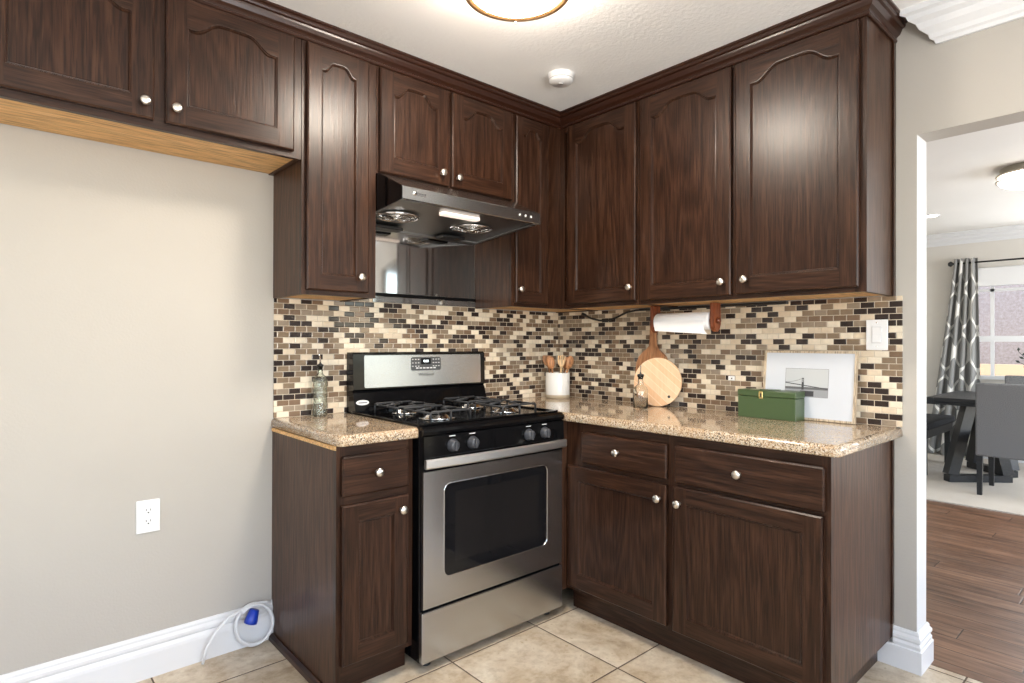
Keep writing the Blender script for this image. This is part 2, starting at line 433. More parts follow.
# ------------------------------------------------------------------ the rooms
ZC = 2.467
JY, OY2 = -1.871, -3.45      # opening in the right wall
HZ = 2.0214; TW = .1224
XL, YB = -4.6, -4.6
XF = 5.4
def bs(name, mat, *boxes):
    m = MB()
    for b in boxes: m.box(*b)
    return struct(m.build(name, mat))
bs('floor', FTILE, (XL, .10, YB, 0, -.1, 0))
bs('floor_planks', PLANK, (.10, 2.95, YB, 1.6, -.1, 0.001))
bs('floor_carpet', CARPET, (2.95, XF, YB, 1.6, -.1, 0.010))
bs('ceiling', CEIL, (XL-.1, TW, YB-.1, .1, ZC, ZC+.1))
bs('ceiling_living', LCEIL, (TW, XF+.1, YB-.1, 1.7, ZC, ZC+.1))
bs('wall_left', WALL, (XL, TW, 0, .1, 0, ZC))
bs('wall_right', WALL, (0, TW, JY, 0, 0, ZC), (0, TW, OY2, JY, HZ, ZC), (0, TW, YB, OY2, 0, ZC))
def wall_with_hole(name, mat, axis, pos0, pos1, a0, a1, h0, h1, zb, zt, extra=()):
    m = MB()
    def b(a, c, z0, z1):
        if axis == 0: m.box(pos0, pos1, a, c, z0, z1)
        else: m.box(a, c, pos0, pos1, z0, z1)
    b(a0, h0, 0, ZC); b(h1, a1, 0, ZC); b(h0, h1, 0, zb); b(h0, h1, zt, ZC)
    return struct(m.build(name, mat))
wall_with_hole('wall_west', WALL, 0, XL-.1, XL, YB, 0, -3.9, -1.3, .6, 2.3)
wall_with_hole('wall_back', WALL, 1, YB-.1, YB, XL, TW, -3.6, -.8, .7, 2.3)
wall_with_hole('wall_living', LWALL, 1, YB-.1, YB, TW, XF, .45, 4.8, .35, 2.2)
wall_with_hole('wall_dining', LWALL, 0, XF, XF+.12, YB, 1.6, -2.85, -1.0, .86, 2.06)
bs('wall_far', LWALL, (TW, XF, 1.6, 1.7, 0, ZC))

# baseboards
BP = [(0, .155), (.006, .155), (.010, .145), (.010, .138), (.016, .128), (.016, .118), (.012, .110), (.020, .098), (.022, .088), (.022, .0), (0, 0)]
m = MB(); m.sweep(BP, [(XL, 0), (-1.7225, 0)], [(0, -1), (0, -1)]); struct(m.build('baseboard_left', TRIM))
BPu = [(0, .150), (.006, .150), (.010, .142), (.010, .135), (.017, .126), (.017, .116), (.012, .108), (.017, .098), (.017, .085), (0, .085)]
BPl = [(0, .086), (.017, .086), (.021, .082), (.021, 0), (0, 0)]
m = MB()
m.sweep(BPu, [(0, -1.7975), (0, JY), (TW, JY), (TW, JY+.4)], [(-1, 0), (-1, -1), (1, -1), (1, 0)])
m.sweep(BPl, [(0, -1.747), (0, JY), (TW, JY), (TW, JY+.4)], [(-1, 0), (-1, -1), (1, -1), (1, 0)])
struct(m.build('baseboard_right', TRIM))
m = MB(); m.sweep(BP, [(XF, 1.6), (XF, YB)], [(-1, 0), (-1, 0)]); struct(m.build('baseboard_dining', TRIM))
# white ceiling cornice over the opening, and round the dining room
CP = [(0, 2.338), (.012, 2.338), (.016, 2.350), (.026, 2.356), (.030, 2.372), (.052, 2.392), (.060, 2.412), (.078, 2.424), (.084, 2.440), (.098, 2.446), (.098, ZC), (0, ZC)]
m = MB(); m.sweep(CP, [(0, -1.945), (0, YB)], [(-1, 1.06), (-1, 0)]); struct(m.build('trim_1', TRIM))
m = MB(); m.sweep(CP, [(XF, 1.6), (XF, YB)], [(-1, 0), (-1, 0)]); struct(m.build('trim_2', TRIM))
# smooth white-painted lining of the opening end
bs('trim_3', TRIM, (.001, TW-.001, JY-.0015, JY+.001, .151, HZ))

# windows behind the camera (simple framed panes of daylight)
def window_frame(name, axis, pos, a0, a1, z0, z1, bars=2, hb=1):
    m = MB(); f = .05
    def b(a, c, y0, y1, t=.04):
        if axis == 0: m.box(pos-t/2, pos+t/2, a, c, y0, y1)
        else: m.box(a, c, pos-t/2, pos+t/2, y0, y1)
    b(a0, a1, z0, z0+f); b(a0, a1, z1-f, z1); b(a0, a0+f, z0+f, z1-f); b(a1-f, a1, z0+f, z1-f)
    for i in range(1, bars):
        x = a0+(a1-a0)*i/bars; b(x-.012, x+.012, z0+f, z1-f, .03)
    if hb: b(a0+f, a1-f, (z0+z1)/2-.02, (z0+z1)/2+.02, .05)
    return struct(m.build(name, TRIM))
window_frame('window_1', 0, XL-.04, -3.9, -1.3, .6, 2.3, 3)
window_frame('window_2', 1, YB-.04, -3.6, -.8, .7, 2.3, 3)
window_frame('window_3', 1, YB-.04, .45, 4.8, .35, 2.2, 4)
# dining window in the far wall: sash with rails, sill, glass
m = MB()
m.box(XF-.012, XF+.06, -2.85, -1.0, 2.00, 2.06); m.box(XF-.012, XF+.06, -2.85, -1.0, .86, .90)
m.box(XF-.012, XF+.06, -1.05, -1.0, .90, 2.00); m.box(XF-.012, XF+.06, -2.85, -2.80, .90, 2.00)
m.box(XF+.01, XF+.05, -2.80, -1.05, 1.262, 1.325)
m.box(XF+.02, XF+.045, -1.225, -1.193, .90, 2.00); m.box(XF+.02, XF+.045, -2.45, -2.42, .90, 2.00)
m.box(XF+.02, XF+.045, -2.80, -1.05, 1.80, 1.83)
W4 = struct(m.build('window_4', TRIM))
m = MB(); m.box(XF+.030, XF+.034, -2.80, -1.05, .90, 2.0); g = m.build('window_glass', glass('window_glass', (1, 1, 1)).m, W4)
m = MB(); m.box(XF-.06, XF-.013, -2.82, -1.02, 1.855, 2.05, .006)
tag(m.build('window_blind', TRIM, None, (XF-.06, -1.9, 1.855)), 'white rolled-up blind box across the top of the dining room window', 'blind')
bs('neighbour_wall', OUTS, (XF+2.2, XF+2.4, -7, 3, -.2, 3.5))
bs('garden_wall', OUTL, (XF+1.6, XF+1.75, -7, 3, -.2, .98))
bs('ground_outside', OUTL, (XF+.12, XF+3, -7, 3, -.3, -.2))

# ------------------------------------------------------------------ backsplash
m = MB(); m.box(-1.7185, -.0005, -.0085, -.0005, .9145, 1.4175); m.box(-1.404, -.652, -.0085, -.0005, 1.4175, 1.455)
tag(m.build('tile_backsplash', MOSX), 'brown and cream mosaic tile backsplash on the wall behind the stove', 'backsplash')
m = MB(); m.box(-.0085, -.0005, -1.8255, -.0090, .9145, 1.4175)
BSR = tag(m.build('tile_backsplash', MOSY), 'brown and cream mosaic tile backsplash behind the green box and framed photo', 'backsplash')

# ------------------------------------------------------------------ cabinets
knob_m = MB(); knob_m.lathe([(.0001, 0), (.008, 0), (.0062, .004), (.0050, .010), (.0062, .014), (.0130, .0165), (.0155, .0205), (.0150, .0245), (.0100, .0275), (.0001, .0285)], seg=20, axis='z', cap=False)
KNOB = None
def knob(parent, face, u, z, n):
    """small mushroom knob; face 'A' looks to -y, 'B' looks to -x"""
    global KNOB
    if face == 'A': loc, rot = (u, n, z), (PI/2, 0, 0)
    else: loc, rot = (n, u, z), (0, -PI/2, 0)
    if KNOB is None:
        KNOB = knob_m.build('knob', NICKEL, parent)
        # builder removed the parent's offset: put it back, the knob is built round its own origin
        off = wl(parent)
        for v in KNOB.data.vertices: v.co += off
        KNOB.location = Vector(loc)-off; KNOB.rotation_euler = rot; KNOB['label'] = 'satin nickel mushroom knob'
        return KNOB
    return pcopy(KNOB, parent, loc, rot)

def arch_pts(u0, u1, zs, rise, N=28):
    pts = []
    for i in range(N+1):
        s = i/N; tt = abs(2*s-1)
        x = max(0., min(1., (.84-tt)/.50)); h = x*x*(3-2*x)*.80+ (.20*(1-(tt/.84)**2) if tt < .84 else 0)
        pts.append((u0+(u1-u0)*s, zs+rise*h))
    return pts
def door(parent, face, n0, u0, u1, z0, z1, arch=True, sw=.062, t=.020, rise=.05, top=.112, brail=None, name='door'):
    """n0 = plane of the cabinet face; door sits in front by t"""
    m = MB(); c = .005; br = brail or sw+.004
    if face == 'A': P = lambda u, z, n: (u, n0-n, z)
    else: P = lambda u, z, n: (n0-n, u, z)
    hz = 1
    # body sides and chamfer
    def loop(i, n): return [(u0+i, z0+i, n), (u1-i, z0+i, n), (u1-i, z1-i, n), (u0+i, z1-i, n)]
    L = [loop(0, .0005), loop(0, t-c*.8), loop(c, t)]
    m.face([P(*q) for q in L[0]])
    for A, B in zip(L, L[1:]):
        for i in range(4):
            j = (i+1) % 4; m.face([P(*A[i]), P(*A[j]), P(*B[j]), P(*B[i])], hz if i in (0, 2) else 0)
    a, b = u0+c, u1-c; zb, zt = z0+c, z1-c
    iu0, iu1, iz0 = u0+sw, u1-sw, z0+br
    shoulder = z1-top if arch else z1-sw
    def inner(ins, n):
        N = 28
        if arch: tp = arch_pts(iu0+ins, iu1-ins, shoulder-ins, rise, N)
        else: tp = [(iu0+ins+(iu1-iu0-2*ins)*i/4, shoulder-ins) for i in range(5)]
        bt = [(x, iz0+ins) for x, _ in tp]
        return [(x, z, n) for x, z in tp], [(x, z, n) for x, z in bt]
    m.face([P(a, zb, t), P(iu0, zb, t), P(iu0, zt, t), P(a, zt, t)], 0)
    m.face([P(iu1, zb, t), P(b, zb, t), P(b, zt, t), P(iu1, zt, t)], 0)
    m.face([P(iu0, zb, t), P(iu1, zb, t), P(iu1, iz0, t), P(iu0, iz0, t)], hz)
    T0, B0 = inner(0, t)
    for p, q in zip(T0, T0[1:]): m.face([P(*p), P(*q), P(q[0], zt, t), P(p[0], zt, t)], hz)
    steps = [(0, t), (.003, t-.0005), (.0045, t-.004), (.007, t-.0035), (.010, t-.009)]
    rings = []
    for ins, n in steps:
        T, B = inner(ins, n); rings.append(T+B[::-1])
    for A, B in zip(rings, rings[1:]):
        for i in range(len(A)):
            j = (i+1) % len(A); m.face([P(*A[i]), P(*A[j]), P(*B[j]), P(*B[i])], 0)
    T, B = inner(*steps[-1])
    for i in range(len(T)-1): m.face([P(*B[i]), P(*B[i+1]), P(*T[i+1]), P(*T[i])], 0)
    bmesh.ops.remove_doubles(m.bm, verts=m.bm.verts, dist=.00005)
    return m.build(name, [WZ, WX if face == 'A' else WY], parent)
def drawer_front(parent, face, n0, u0, u1, z0, z1, t=.020):
    m = MB()
    if face == 'A': m.box(u0, u1, n0-t, n0-.0005, z0, z1, .005)
    else: m.box(n0-t, n0-.0005, u0, u1, z0, z1, .005)
    return m.build('drawer', WX if face == 'A' else WY, parent)

FU = -.298; ZU, ZT = 1.418, 2.435
def upper(name, label, face, a0, a1, z0, doors, under=RAW, back=-.0005, corner=False):
    """carcass with face frame; a0<a1 along the wall"""
    cx = (a0+a1)/2
    root = thing(name, label, 'cabinet', (cx, -.15, z0) if face == 'A' else (-.15, cx, z0))
    th = .018
    g = .0006
    lo, hi = a0+g, a1-g
    m = MB()
    if face == 'A': bx = lambda u0, u1, n0, n1, z0_, z1_, mi=0: m.box(u0, u1, n0, n1, z0_, z1_, mi=mi)
    else: bx = lambda u0, u1, n0, n1, z0_, z1_, mi=0: m.box(n0, n1, u0, u1, z0_, z1_, mi=mi)
    bx(lo, lo+th, FU+.02, back, z0, ZT); bx(hi-th, hi, FU+.02, back, z0, ZT)
    bx(lo+th, hi-th, back-.006, back, z0+.012, ZT)
    m.build('body', [WZS], root)
    # face frame
    m = MB()
    mids = [(doors[i][1]+doors[i+1][0])/2 for i in range(len(doors)-1)]
    fw_ = .038
    bx(lo, lo+fw_, FU, FU+.02, z0, ZT); bx(min(hi-fw_, doors[-1][1]-.01) if corner else hi-fw_, hi if not corner else FU+.02, FU, FU+.02, z0, ZT)
    hr = doors[-1][1]-.01 if corner else hi-fw_
    bx(lo+fw_, hr, FU, FU+.02, z0, z0+.04, 1); bx(lo+fw_, hr, FU, FU+.02, ZT-.07, ZT, 1)
    for c in mids: bx(c-.02, c+.02, FU, FU+.02, z0+.04, ZT-.07)
    m.build('face_frame', [WZ, WX if face == 'A' else WY], root)
    m = MB(); bx(lo+th, hi-th, FU+.02, back-.006, z0+.004, z0+.016)
    b = m.build('bottom_panel', under, root); b['label'] = 'unstained pale plywood underside'
    for d in doors:
        (u0, u1, dz0, dz1, ks, kz) = d[:6]
        w_ = u1-u0
        dd = door(root, face, FU, u0, u1, dz0, dz1, True, sw=min(.062, w_*.21), rise=.048 if dz1-dz0 < .6 else (.036 if w_ < .3 else .052), top=.099 if dz1-dz0 < .6 else (.088 if w_ < .3 else .100))
        knob(dd, face, ks, kz, FU-.020)
    return root
upper('wall_cabinet', 'low two-door brown oak wall cabinet over the empty bay left of the stove', 'A', -2.69, -1.7235, 1.932,
      [(-2.648, -2.2145, 1.955, 2.387, -2.243, 2.005), (-2.1815, -1.7565, 1.955, 2.387, -2.153, 2.004)])
upper('wall_cabinet', 'tall narrow brown oak wall cabinet left of the range hood', 'A', -1.722, -1.4055, ZU, [(-1.706, -1.4465, 1.436, 2.387, -1.487, 1.497)])
upper('wall_cabinet', 'short two-door brown oak wall cabinet directly above the range hood', 'A', -1.4045, -.6505, 1.942,
      [(-1.395, -1.043, 1.948, 2.385, -1.088, 1.999), (-1.0265, -.6585, 1.948, 2.385, -.999, 1.992)])
upper('wall_cabinet', 'narrow brown oak corner wall cabinet right of the range hood', 'A', -.6495, -.0015, ZU, [(-.631, -.4035, 1.438, 2.383, -.611, 1.504)], corner=True)
upper('wall_cabinet', 'single-door brown oak wall cabinet next to the corner on the right-hand wall', 'B', -.823, FU-.0005, ZU, [(-.811, -.365, 1.438, 2.385, -.786, 1.501)][:1])
upper('wall_cabinet', 'tall double-door brown oak wall cabinet above the paper towel and green box', 'B', -1.796, -.824, ZU,
      [(-1.774, -1.3125, 1.436, 2.385, -1.359, 1.493), (-1.293, -.836, 1.434, 2.385, -1.259, 1.490)])
# scribe strip where the right-hand end meets the wall
m = MB(); m.box(-.0225, -.0005, -1.803, -1.7963, ZU, ZT-.03, .001); tag(m.build('scribe_strip', WZ), 'thin brown strip sealing the end of the right wall cabinet to the wall', 'strip')

# stained crown along the top of the wall cabinets
KP = [(.0005, 2.392), (.007, 2.392), (.011, 2.397), (.011, 2.403), (.006, 2.406), (.010, 2.412), (.020, 2.420), (.026, 2.433), (.028, 2.440), (.036, 2.443), (.039, 2.449), (.039, 2.455), (.046, 2.459), (.046, ZC-.0005), (.0005, ZC-.0005)]
m = MB(); yE = -1.7968
m.sweep(KP, [(-2.69, FU), (FU, FU), (FU, yE), (-.0015, yE)], [(0, -1), (-1, -1), (-1, -1), (0, -1)])
tag(m.build('crown_moulding', WCROWN, None, (FU, FU, 2.39)), 'dark brown crown moulding between wall cabinets and ceiling', 'moulding')

# base cabinets
FB = -.61; ZB = .8755
root = thing('base_cabinet', 'small brown oak base cabinet left of the stove, under the short counter', 'cabinet', (-1.57, -.3, 0))
m = MB()
m.box(-1.7225, -1.7045, FB+.02, -.0005, .0, ZB, mi=0); m.box(-1.4365, -1.4185, FB+.02, -.0005, .095, ZB); m.box(-1.7045, -1.4365, -.0065, -.0005, .1, ZB)
m.box(-1.7045, -1.4365, FB+.02, -.0065, .095, .11)
m.build('body', WZS, root)
m = MB()
m.box(-1.7225, -1.7045, FB, FB+.02, .0, ZB); m.box(-1.7045, -1.69, FB, FB+.02, .095, ZB); m.box(-1.4465, -1.4185, FB, FB+.02, .095, ZB)
m.box(-1.69, -1.4465, FB, FB+.02, ZB-.05, ZB, mi=1); m.box(-1.69, -1.4465, FB, FB+.02, .66, .715, mi=1); m.box(-1.69, -1.4465, FB, FB+.02, .095, .14, mi=1)
m.build('face_frame', [WZ, WX], root)
m = MB(); m.box(-1.7040, -1.4185, FB+.05, FB+.066, 0, .095); m.build('toe_kick', WX, root)
m = MB(); m.prism([(-1.7430, 0), (-1.7228, 0), (-1.7228, .024), (-1.7290, .024), (-1.7400, .014)], 1, -.024, FB+.01)
p_ = m.build('shoe_moulding', WY, root)
m = MB(); m.box(-1.7290, -1.7226, -.61, -.012, .862, .8755)
p_ = m.build('counter_strip', RAW, root); p_['label'] = 'raw orange plywood strip under the counter edge'
d = drawer_front(root, 'A', FB, -1.7065, -1.4455, .700, .839); knob(d, 'A', -1.577, .773, FB-.02)
d = door(root, 'A', FB, -1.7065, -1.4455, .118, .670, False, sw=.058); knob(d, 'A', -1.478, .621, FB-.02)

root = thing('base_cabinet', 'long two-door two-drawer brown oak base cabinet on the right wall', 'cabinet', (-.3, -1.2, 0))
yR, yL = -1.7925, -.6475
m = MB()
# right-hand end panel with a toe notch running along its foot
m.box(FB+.02, -.0005, yR, yR+.018, .105, ZB)
m.box(FB+.02, -.0005, -.020, -.0045, .1, ZB); m.box(-.0065, -.0005, yR+.018, -.020, .1, ZB); m.box(FB+.02, -.0065, yR+.018, -.020, .095, .11)
m.box(-.6445, FB+.02-.0005, -.6470, -.6300, .1, ZB)
m.build('body', WZS, root)
m = MB()
m.box(FB, FB+.02, yR, yR+.03, .105, ZB); m.box(FB, FB+.02, -.745, -.6475, .105, ZB); m.box(FB, FB+.02, -1.228, -1.188, .105, ZB)
for z0, z1 in ((.105, .14), (.675, .71), (ZB-.045, ZB)):
    m.box(FB, FB+.02, yR+.03, -1.228, z0, z1, mi=1); m.box(FB, FB+.02, -1.188, -.745, z0, z1, mi=1)
m.build('face_frame', [WZ, WY], root)
m = MB(); m.box(-.555, -.540, yR+.045, -.64, 0, .105); m.box(-.540, -.0225, yR+.045, yR+.06, 0, .105); m.build('toe_kick', WY, root)
m = MB(); m.box(-.020, -.0005, yR-.006, yR-.0003, .158, ZB, .001); m.build('scribe_strip', WZ, root)
d = drawer_front(root, 'B', FB, -1.1945, -.7515, .698, .836); knob(d, 'B', -.957, .772, FB-.02)
d = drawer_front(root, 'B', FB, -1.778, -1.2305, .694, .838); knob(d, 'B', -1.494, .771, FB-.02)
d = door(root, 'B', FB, -1.193, -.6675, .125, .676, False, sw=.060); knob(d, 'B', -1.163, .621, FB-.02)
d = door(root, 'B', FB, -1.7725, -1.2225, .118, .680, False, sw=.060); knob(d, 'B', -1.253, .618, FB-.02)

# granite counters with a rolled edge
def counter(name, label, x0, x1, y0, y1, round_sides, loc):
    m = MB(); z0, z1, r = .8760, .9140, .017; K = 6
    # cross-section by insets: list of (inset, z)
    prof = [(r*(1-math.sin(PI/2*i/K)), z0+r*(1-math.cos(PI/2*i/K))) for i in range(K+1)]
    prof = [(r*.35, z0)]+[(r*.35*(1-math.sin(PI/2*i/4)), z0+.006*(1-math.cos(PI/2*i/4))) for i in range(1, 5)]
    prof += [(r*(1-math.cos(PI/2*i/K)), z1-r*(1-math.sin(PI/2*i/K))) for i in range(K+1)]
    def lp(i, z):
        L_ = x0+(i if 'l' in round_sides else 0); R_ = x1-(i if 'r' in round_sides else 0)
        F = y0+(i if 'f' in round_sides else 0); B_ = y1
        c = .010 if 1 else 0
        pts = []
        for (cx, cy, a0, rc) in ((L_, F, PI, 1), (R_, F, 1.5*PI, 1), (R_, B_, 0, 0), (L_, B_, .5*PI, 0)):
            if rc:
                rr = .018 if cx == L_ else .010
                ox = cx+(rr if cx == L_ else -rr); oy = cy+rr
                for k in range(6):
                    a = a0+PI/2*k/5; pts.append((ox+rr*math.cos(a), oy+rr*math.sin(a), z))
            else: pts.append((cx, cy, z))
        return pts
    rings = [[m.bm.verts.new(p) for p in lp(i, z)] for i, z in prof]
    for A, B in zip(rings, rings[1:]):
        for i in range(len(A)):
            f = m.bm.faces.new((A[i], A[(i+1) % len(A)], B[(i+1) % len(A)], B[i])); f.smooth = True
    m.bm.faces.new(rings[0]); m.bm.faces.new(rings[-1])
    o = m.build(name, GRAN, None, loc); return tag(o, label, 'countertop')
counter('countertop', 'short speckled tan granite countertop left of the stove with a green glass bottle on it', -1.7270, -1.4062, -.6400, -.0005, 'fl', (-1.57, -.3, .876))
# right counter: front edge faces -x. build in rotated frame (x'=y, y'=x) then swap
def counter_right():
    o = counter('countertop', 'long speckled tan granite countertop along the right wall', -1.8255, -.0005, -.6386, -.0005, 'fl', (0, 0, 0))
    for v in o.data.vertices: v.co = Vector((v.co.y, v.co.x, v.co.z))
    bm = bmesh.new(); bm.from_mesh(o.data); bmesh.ops.recalc_face_normals(bm, faces=bm.faces); bm.to_mesh(o.data); bm.free()
counter_right()

# ------------------------------------------------------------------ stainless sheet behind the stove
m = MB(); m.mi = 0     # thin, slightly buckled sheet
def bk(x):
    if x < -1.08: return -.0025-.0175*(.5-.5*math.cos(PI*(x+1.404)/.324))
    return -.0025-.0175*(.5+.5*math.cos(PI*(x+1.08)/.4285))
NB = 48; xs_ = [-1.404+.7525*i/NB for i in range(NB+1)]
for z0_, z1_ in ((1.470, 1.7635),):
    F_ = [[m.bm.verts.new((x, bk(x), z)) for x in xs_] for z in (z0_, z1_)]; K_ = [[m.bm.verts.new((x, bk(x)+.0012, z)) for x in xs_] for z in (z0_, z1_)]
    G_ = [[m.bm.verts.new(v.co) for v in r_] for r_ in F_]
    for i in range(NB):
        m.bm.faces.new((G_[0][i], G_[0][i+1], G_[1][i+1], G_[1][i])).smooth = True; m.bm.faces.new((K_[0][i], K_[0][i+1], K_[1][i+1], K_[1][i]))
        m.bm.faces.new((F_[0][i], F_[0][i+1], K_[0][i+1], K_[0][i])); m.bm.faces.new((F_[1][i], F_[1][i+1], K_[1][i+1], K_[1][i]))
m.box(-1.264, -.6515, -.0120, -.0090, 1.4240, 1.4530, .001, mi=0); m.box(-1.404, -.6515, -.0115, -.0090, 1.4535, 1.4695, mi=1)
tag(m.build('steel_splash_sheet', [STEELW, BLACKG], None, (0, 0, 0)), 'shiny stainless sheet on the wall between stove and range hood', 'splash panel')

# ------------------------------------------------------------------ range hood
root = thing('range_hood', 'stainless under-cabinet range hood above the stove with a lit lens', 'range hood', (-1.025, -.25, 1.76))
hx0, hx1 = -1.4035, -.6515; ex0, ex1 = -1.4035, -.6445
m = MB()
th = .012
# shell: top/back box + sloped canopy + front lip
poly = [(-.0125, 1.9415), (-.296, 1.9415), (-.322, 1.938), (-.500, 1.852), (-.503, 1.848), (-.503, 1.802), (-.499, 1.799), (-.486, 1.799), (-.486, 1.835), (-.30, 1.915), (-.024, 1.915), (-.024, 1.766), (-.0125, 1.766)]
m.prism(poly, 0, hx0+.003, hx1-.001)
m.build('canopy', STEELH, root)
m = MB(); side = [(-.0125, 1.9415), (-.296, 1.9415), (-.322, 1.938), (-.500, 1.852), (-.503, 1.848), (-.503, 1.800), (-.499, 1.799), (-.0125, 1.764)]
m.prism(side, 0, hx0, hx0+.0028); sp_ = m.build('side_panel', BLACKG, root); sp_['label'] = 'black painted left side'
m = MB(); m.prism(side, 0, hx1-.0008, hx1+.0); m.prism([(-.330, 1.932), (-.500, 1.852), (-.503, 1.800), (-.330, 1.80)], 0, hx1, ex1); m.build('side_panel', STEEL, root)
# underside tray
def under(y): return 1.766+(1.801-1.766)*(-y-.012)/.487
m = MB(); m.prism([(-.026, under(-.026)+.006), (-.484, under(-.484)+.006), (-.484, under(-.484)+.010), (-.026, under(-.026)+.010)], 0, hx0+.005, hx1-.003)
m.prism([(-.0125, 1.762), (-.035, 1.764), (-.035, 1.775), (-.0125, 1.775)], 0, hx0+.005, hx1-.003)
m.prism([(-.035, 1.7645), (-.486, 1.797), (-.486, 1.803), (-.035, 1.771)], 0, hx0+.004, hx0+.020)
m.prism([(-.035, 1.7645), (-.486, 1.797), (-.486, 1.803), (-.035, 1.771)], 0, hx1-.020, hx1-.003)
m.build('underside_tray', STEELD, root)
for cx, cy in ((-1.275, -.235), (-.865, -.245)):
    zz = under(cy)+.004
    m = MB()
    for rr in (.100, .084, .066, .048, .030):
        pts = [(cx+rr*math.cos(2*PI*k/28), cy+rr*math.sin(2*PI*k/28), zz-(.100-rr)*.16) for k in range(28)]
        m.tube(pts, .0028 if rr < .1 else .005, 6, closed=True)
    for k in range(8):
        a = 2*PI*k/8; m.tube([(cx+.02*math.cos(a), cy+.02*math.sin(a), zz-.014), (cx+.1*math.cos(a), cy+.1*math.sin(a), zz)], .0022, 6)
    m.lathe([(.0001, -.017), (.020, -.016), (.024, -.010), (.020, -.004)], (cx, cy, zz), 20, cap=False)
    fg = m.build('fan_grille', CHROME, root)
    m = MB(); m.lathe([(.0001, .001), (.092, .001), (.092, .0035), (.0001, .0035)], (cx, cy, zz-.0010), 28, cap=False); m.build('fan_opening', BLACKP, fg)
for x0_, x1_ in ((-1.375, -1.16), (-.935, -.80)):
    m = MB(); m.box(x0_, x1_, -.115, -.045, 1.757, 1.772, .003); m.build('filter_cup', BLACKP, root)
m = MB(); cx, cy = -1.045, -.400
pts = []
for k in range(24):
    a = 2*PI*k/24; pts.append((cx+(.085 if math.cos(a) > 0 else -.085)+.022*math.cos(a), cy+.023*math.sin(a)))
m.prism(pts, 2, under(cy)-.004, under(cy)+.007); p_ = m.build('lamp_lens', HOODL, root); p_['label'] = 'lit oval lamp lens'
for i, x in enumerate((-.774, -.738, -.703)):
    m = MB(); m.lathe([(.0075, 0), (.0075, .003), (.0062, .0045), (.0001, .0045)], (x, -.503, 1.827), 16, m=Matrix.Rotation(PI/2, 4, 'X'), cap=False)
    bt = m.build('button', CHROME, root); m = MB(); m.box(x-.003, x+.003, -.5085, -.5072, 1.8265, 1.8295); m.build('button_mark', INK, bt)
m = MB(); m.lathe([(.0095, 0), (.0095, .0015), (.0001, .0018)], (-1.345, -.503, 1.829), 24, m=Matrix.Rotation(PI/2, 4, 'X'), cap=False)
m.lathe([(.0001, .0015), (.0001, .0018)], (-1.345, -.503, 1.829), 8, cap=False)
m.build('brand_badge', CHROME, root)
m = MB()   # illegible tiny lettering right of the badge
for i, (dx, h) in enumerate(((0, .008), (.008, .006), (.015, .006), (.022, .006), (.029, .006), (.036, .008))):
    m.tube([(-1.331+dx, -.5040, 1.829-h/2), (-1.331+dx, -.5040, 1.829+h/2), (-1.331+dx+.004, -.5040, 1.829+h/2-.001)], .0008, 5)
m.tube([(-1.332, -.504, 1.8225), (-1.291, -.504, 1.8225)], .0006, 5)
m.build('brand_lettering', INK, root)

# ------------------------------------------------------------------ gas range
root = thing('gas_range', 'black and stainless gas range with four burners between the base cabinets', 'stove', (-1.027, -.35, 0))
rx0, rx1 = -1.4055, -.6495
m = MB(); m.box(rx0, rx1, -.640, -.030, .030, .905, .002); m.box(rx0+.002, rx1-.002, -.652, -.640, .232, .900, .002)
m.build('body', BLACKG, root)
for x in (rx0+.05, rx1-.06):
    for y in (-.61, -.08):
        m = MB(); m.lathe([(.014, 0), (.018, .003), (.018, .009), (.008, .012), (.008, .031)], (x, y, 0), 14); m.build('foot', BLACKP, root)
m = MB()   # cooktop slab with rolled front
cp = [(-.070, .918), (-.628, .918), (-.650, .916), (-.664, .908), (-.668, .897), (-.664, .886), (-.655, .884), (-.655, .902), (-.070, .902)]
m.prism(cp, 0, rx0, rx1)
m.box(rx0, rx0+.018, -.630, -.075, .9175, .925, .003); m.box(rx1-.018, rx1, -.630, -.075, .9175, .925, .003); m.box(rx0+.018, rx1-.018, -.642, -.622, .9175, .925, .003)
ct = m.build('cooktop', BLACKG, root)
# burners and grates
BUR = [(-1.215, -.475, .042), (-.840, -.475, .038), (-1.215, -.225, .034), (-.840, -.225, .038)]
for bx_, by_, br_ in BUR:
    m = MB(); m.lathe([(.0001, .919), (br_+.030, .919), (br_+.034, .9215), (br_+.012, .9235), (br_+.006, .932), (br_*.9, .936), (.0001, .936)], (bx_, by_, 0), 28, cap=False)
    b_ = m.build('burner', CHROME, root); m = MB(); m.lathe([(.0001, .9365), (br_*.82, .9365), (br_*.85, .941), (br_*.7, .944), (.0001, .9445)], (bx_, by_, 0), 24, cap=False); m.build('burner_cap', BLACKG, b_)
for bx_, by_, br_ in BUR:
    m = MB(); q = .098; z = .958; r = .0048
    for sy in (-1, 1):
        y = by_+sy*q
        m.tube([(bx_-q, y, .9185), (bx_-q, y, z-.008), (bx_-q+.008, y, z), (bx_+q-.008, y, z), (bx_+q, y, z-.008), (bx_+q, y, .9185)], r, 6)
        m.tube([(bx_, y, .9185), (bx_, y, z)], r, 6)
    for sx in (-1, 1):
        x = bx_+sx*q
        m.tube([(x, by_-q, z-.004), (x, by_+q, z-.004)], r, 6)
    for ax, ay in ((1, 0), (-1, 0), (0, 1), (0, -1)):
        m.tube([(bx_+ax*q, by_+ay*q, z-.002), (bx_+ax*q*.55, by_+ay*q*.55, z+.004), (bx_+ax*.030, by_+ay*.030, z+.003)], r, 6)
    m.build('grate', IRON, root)
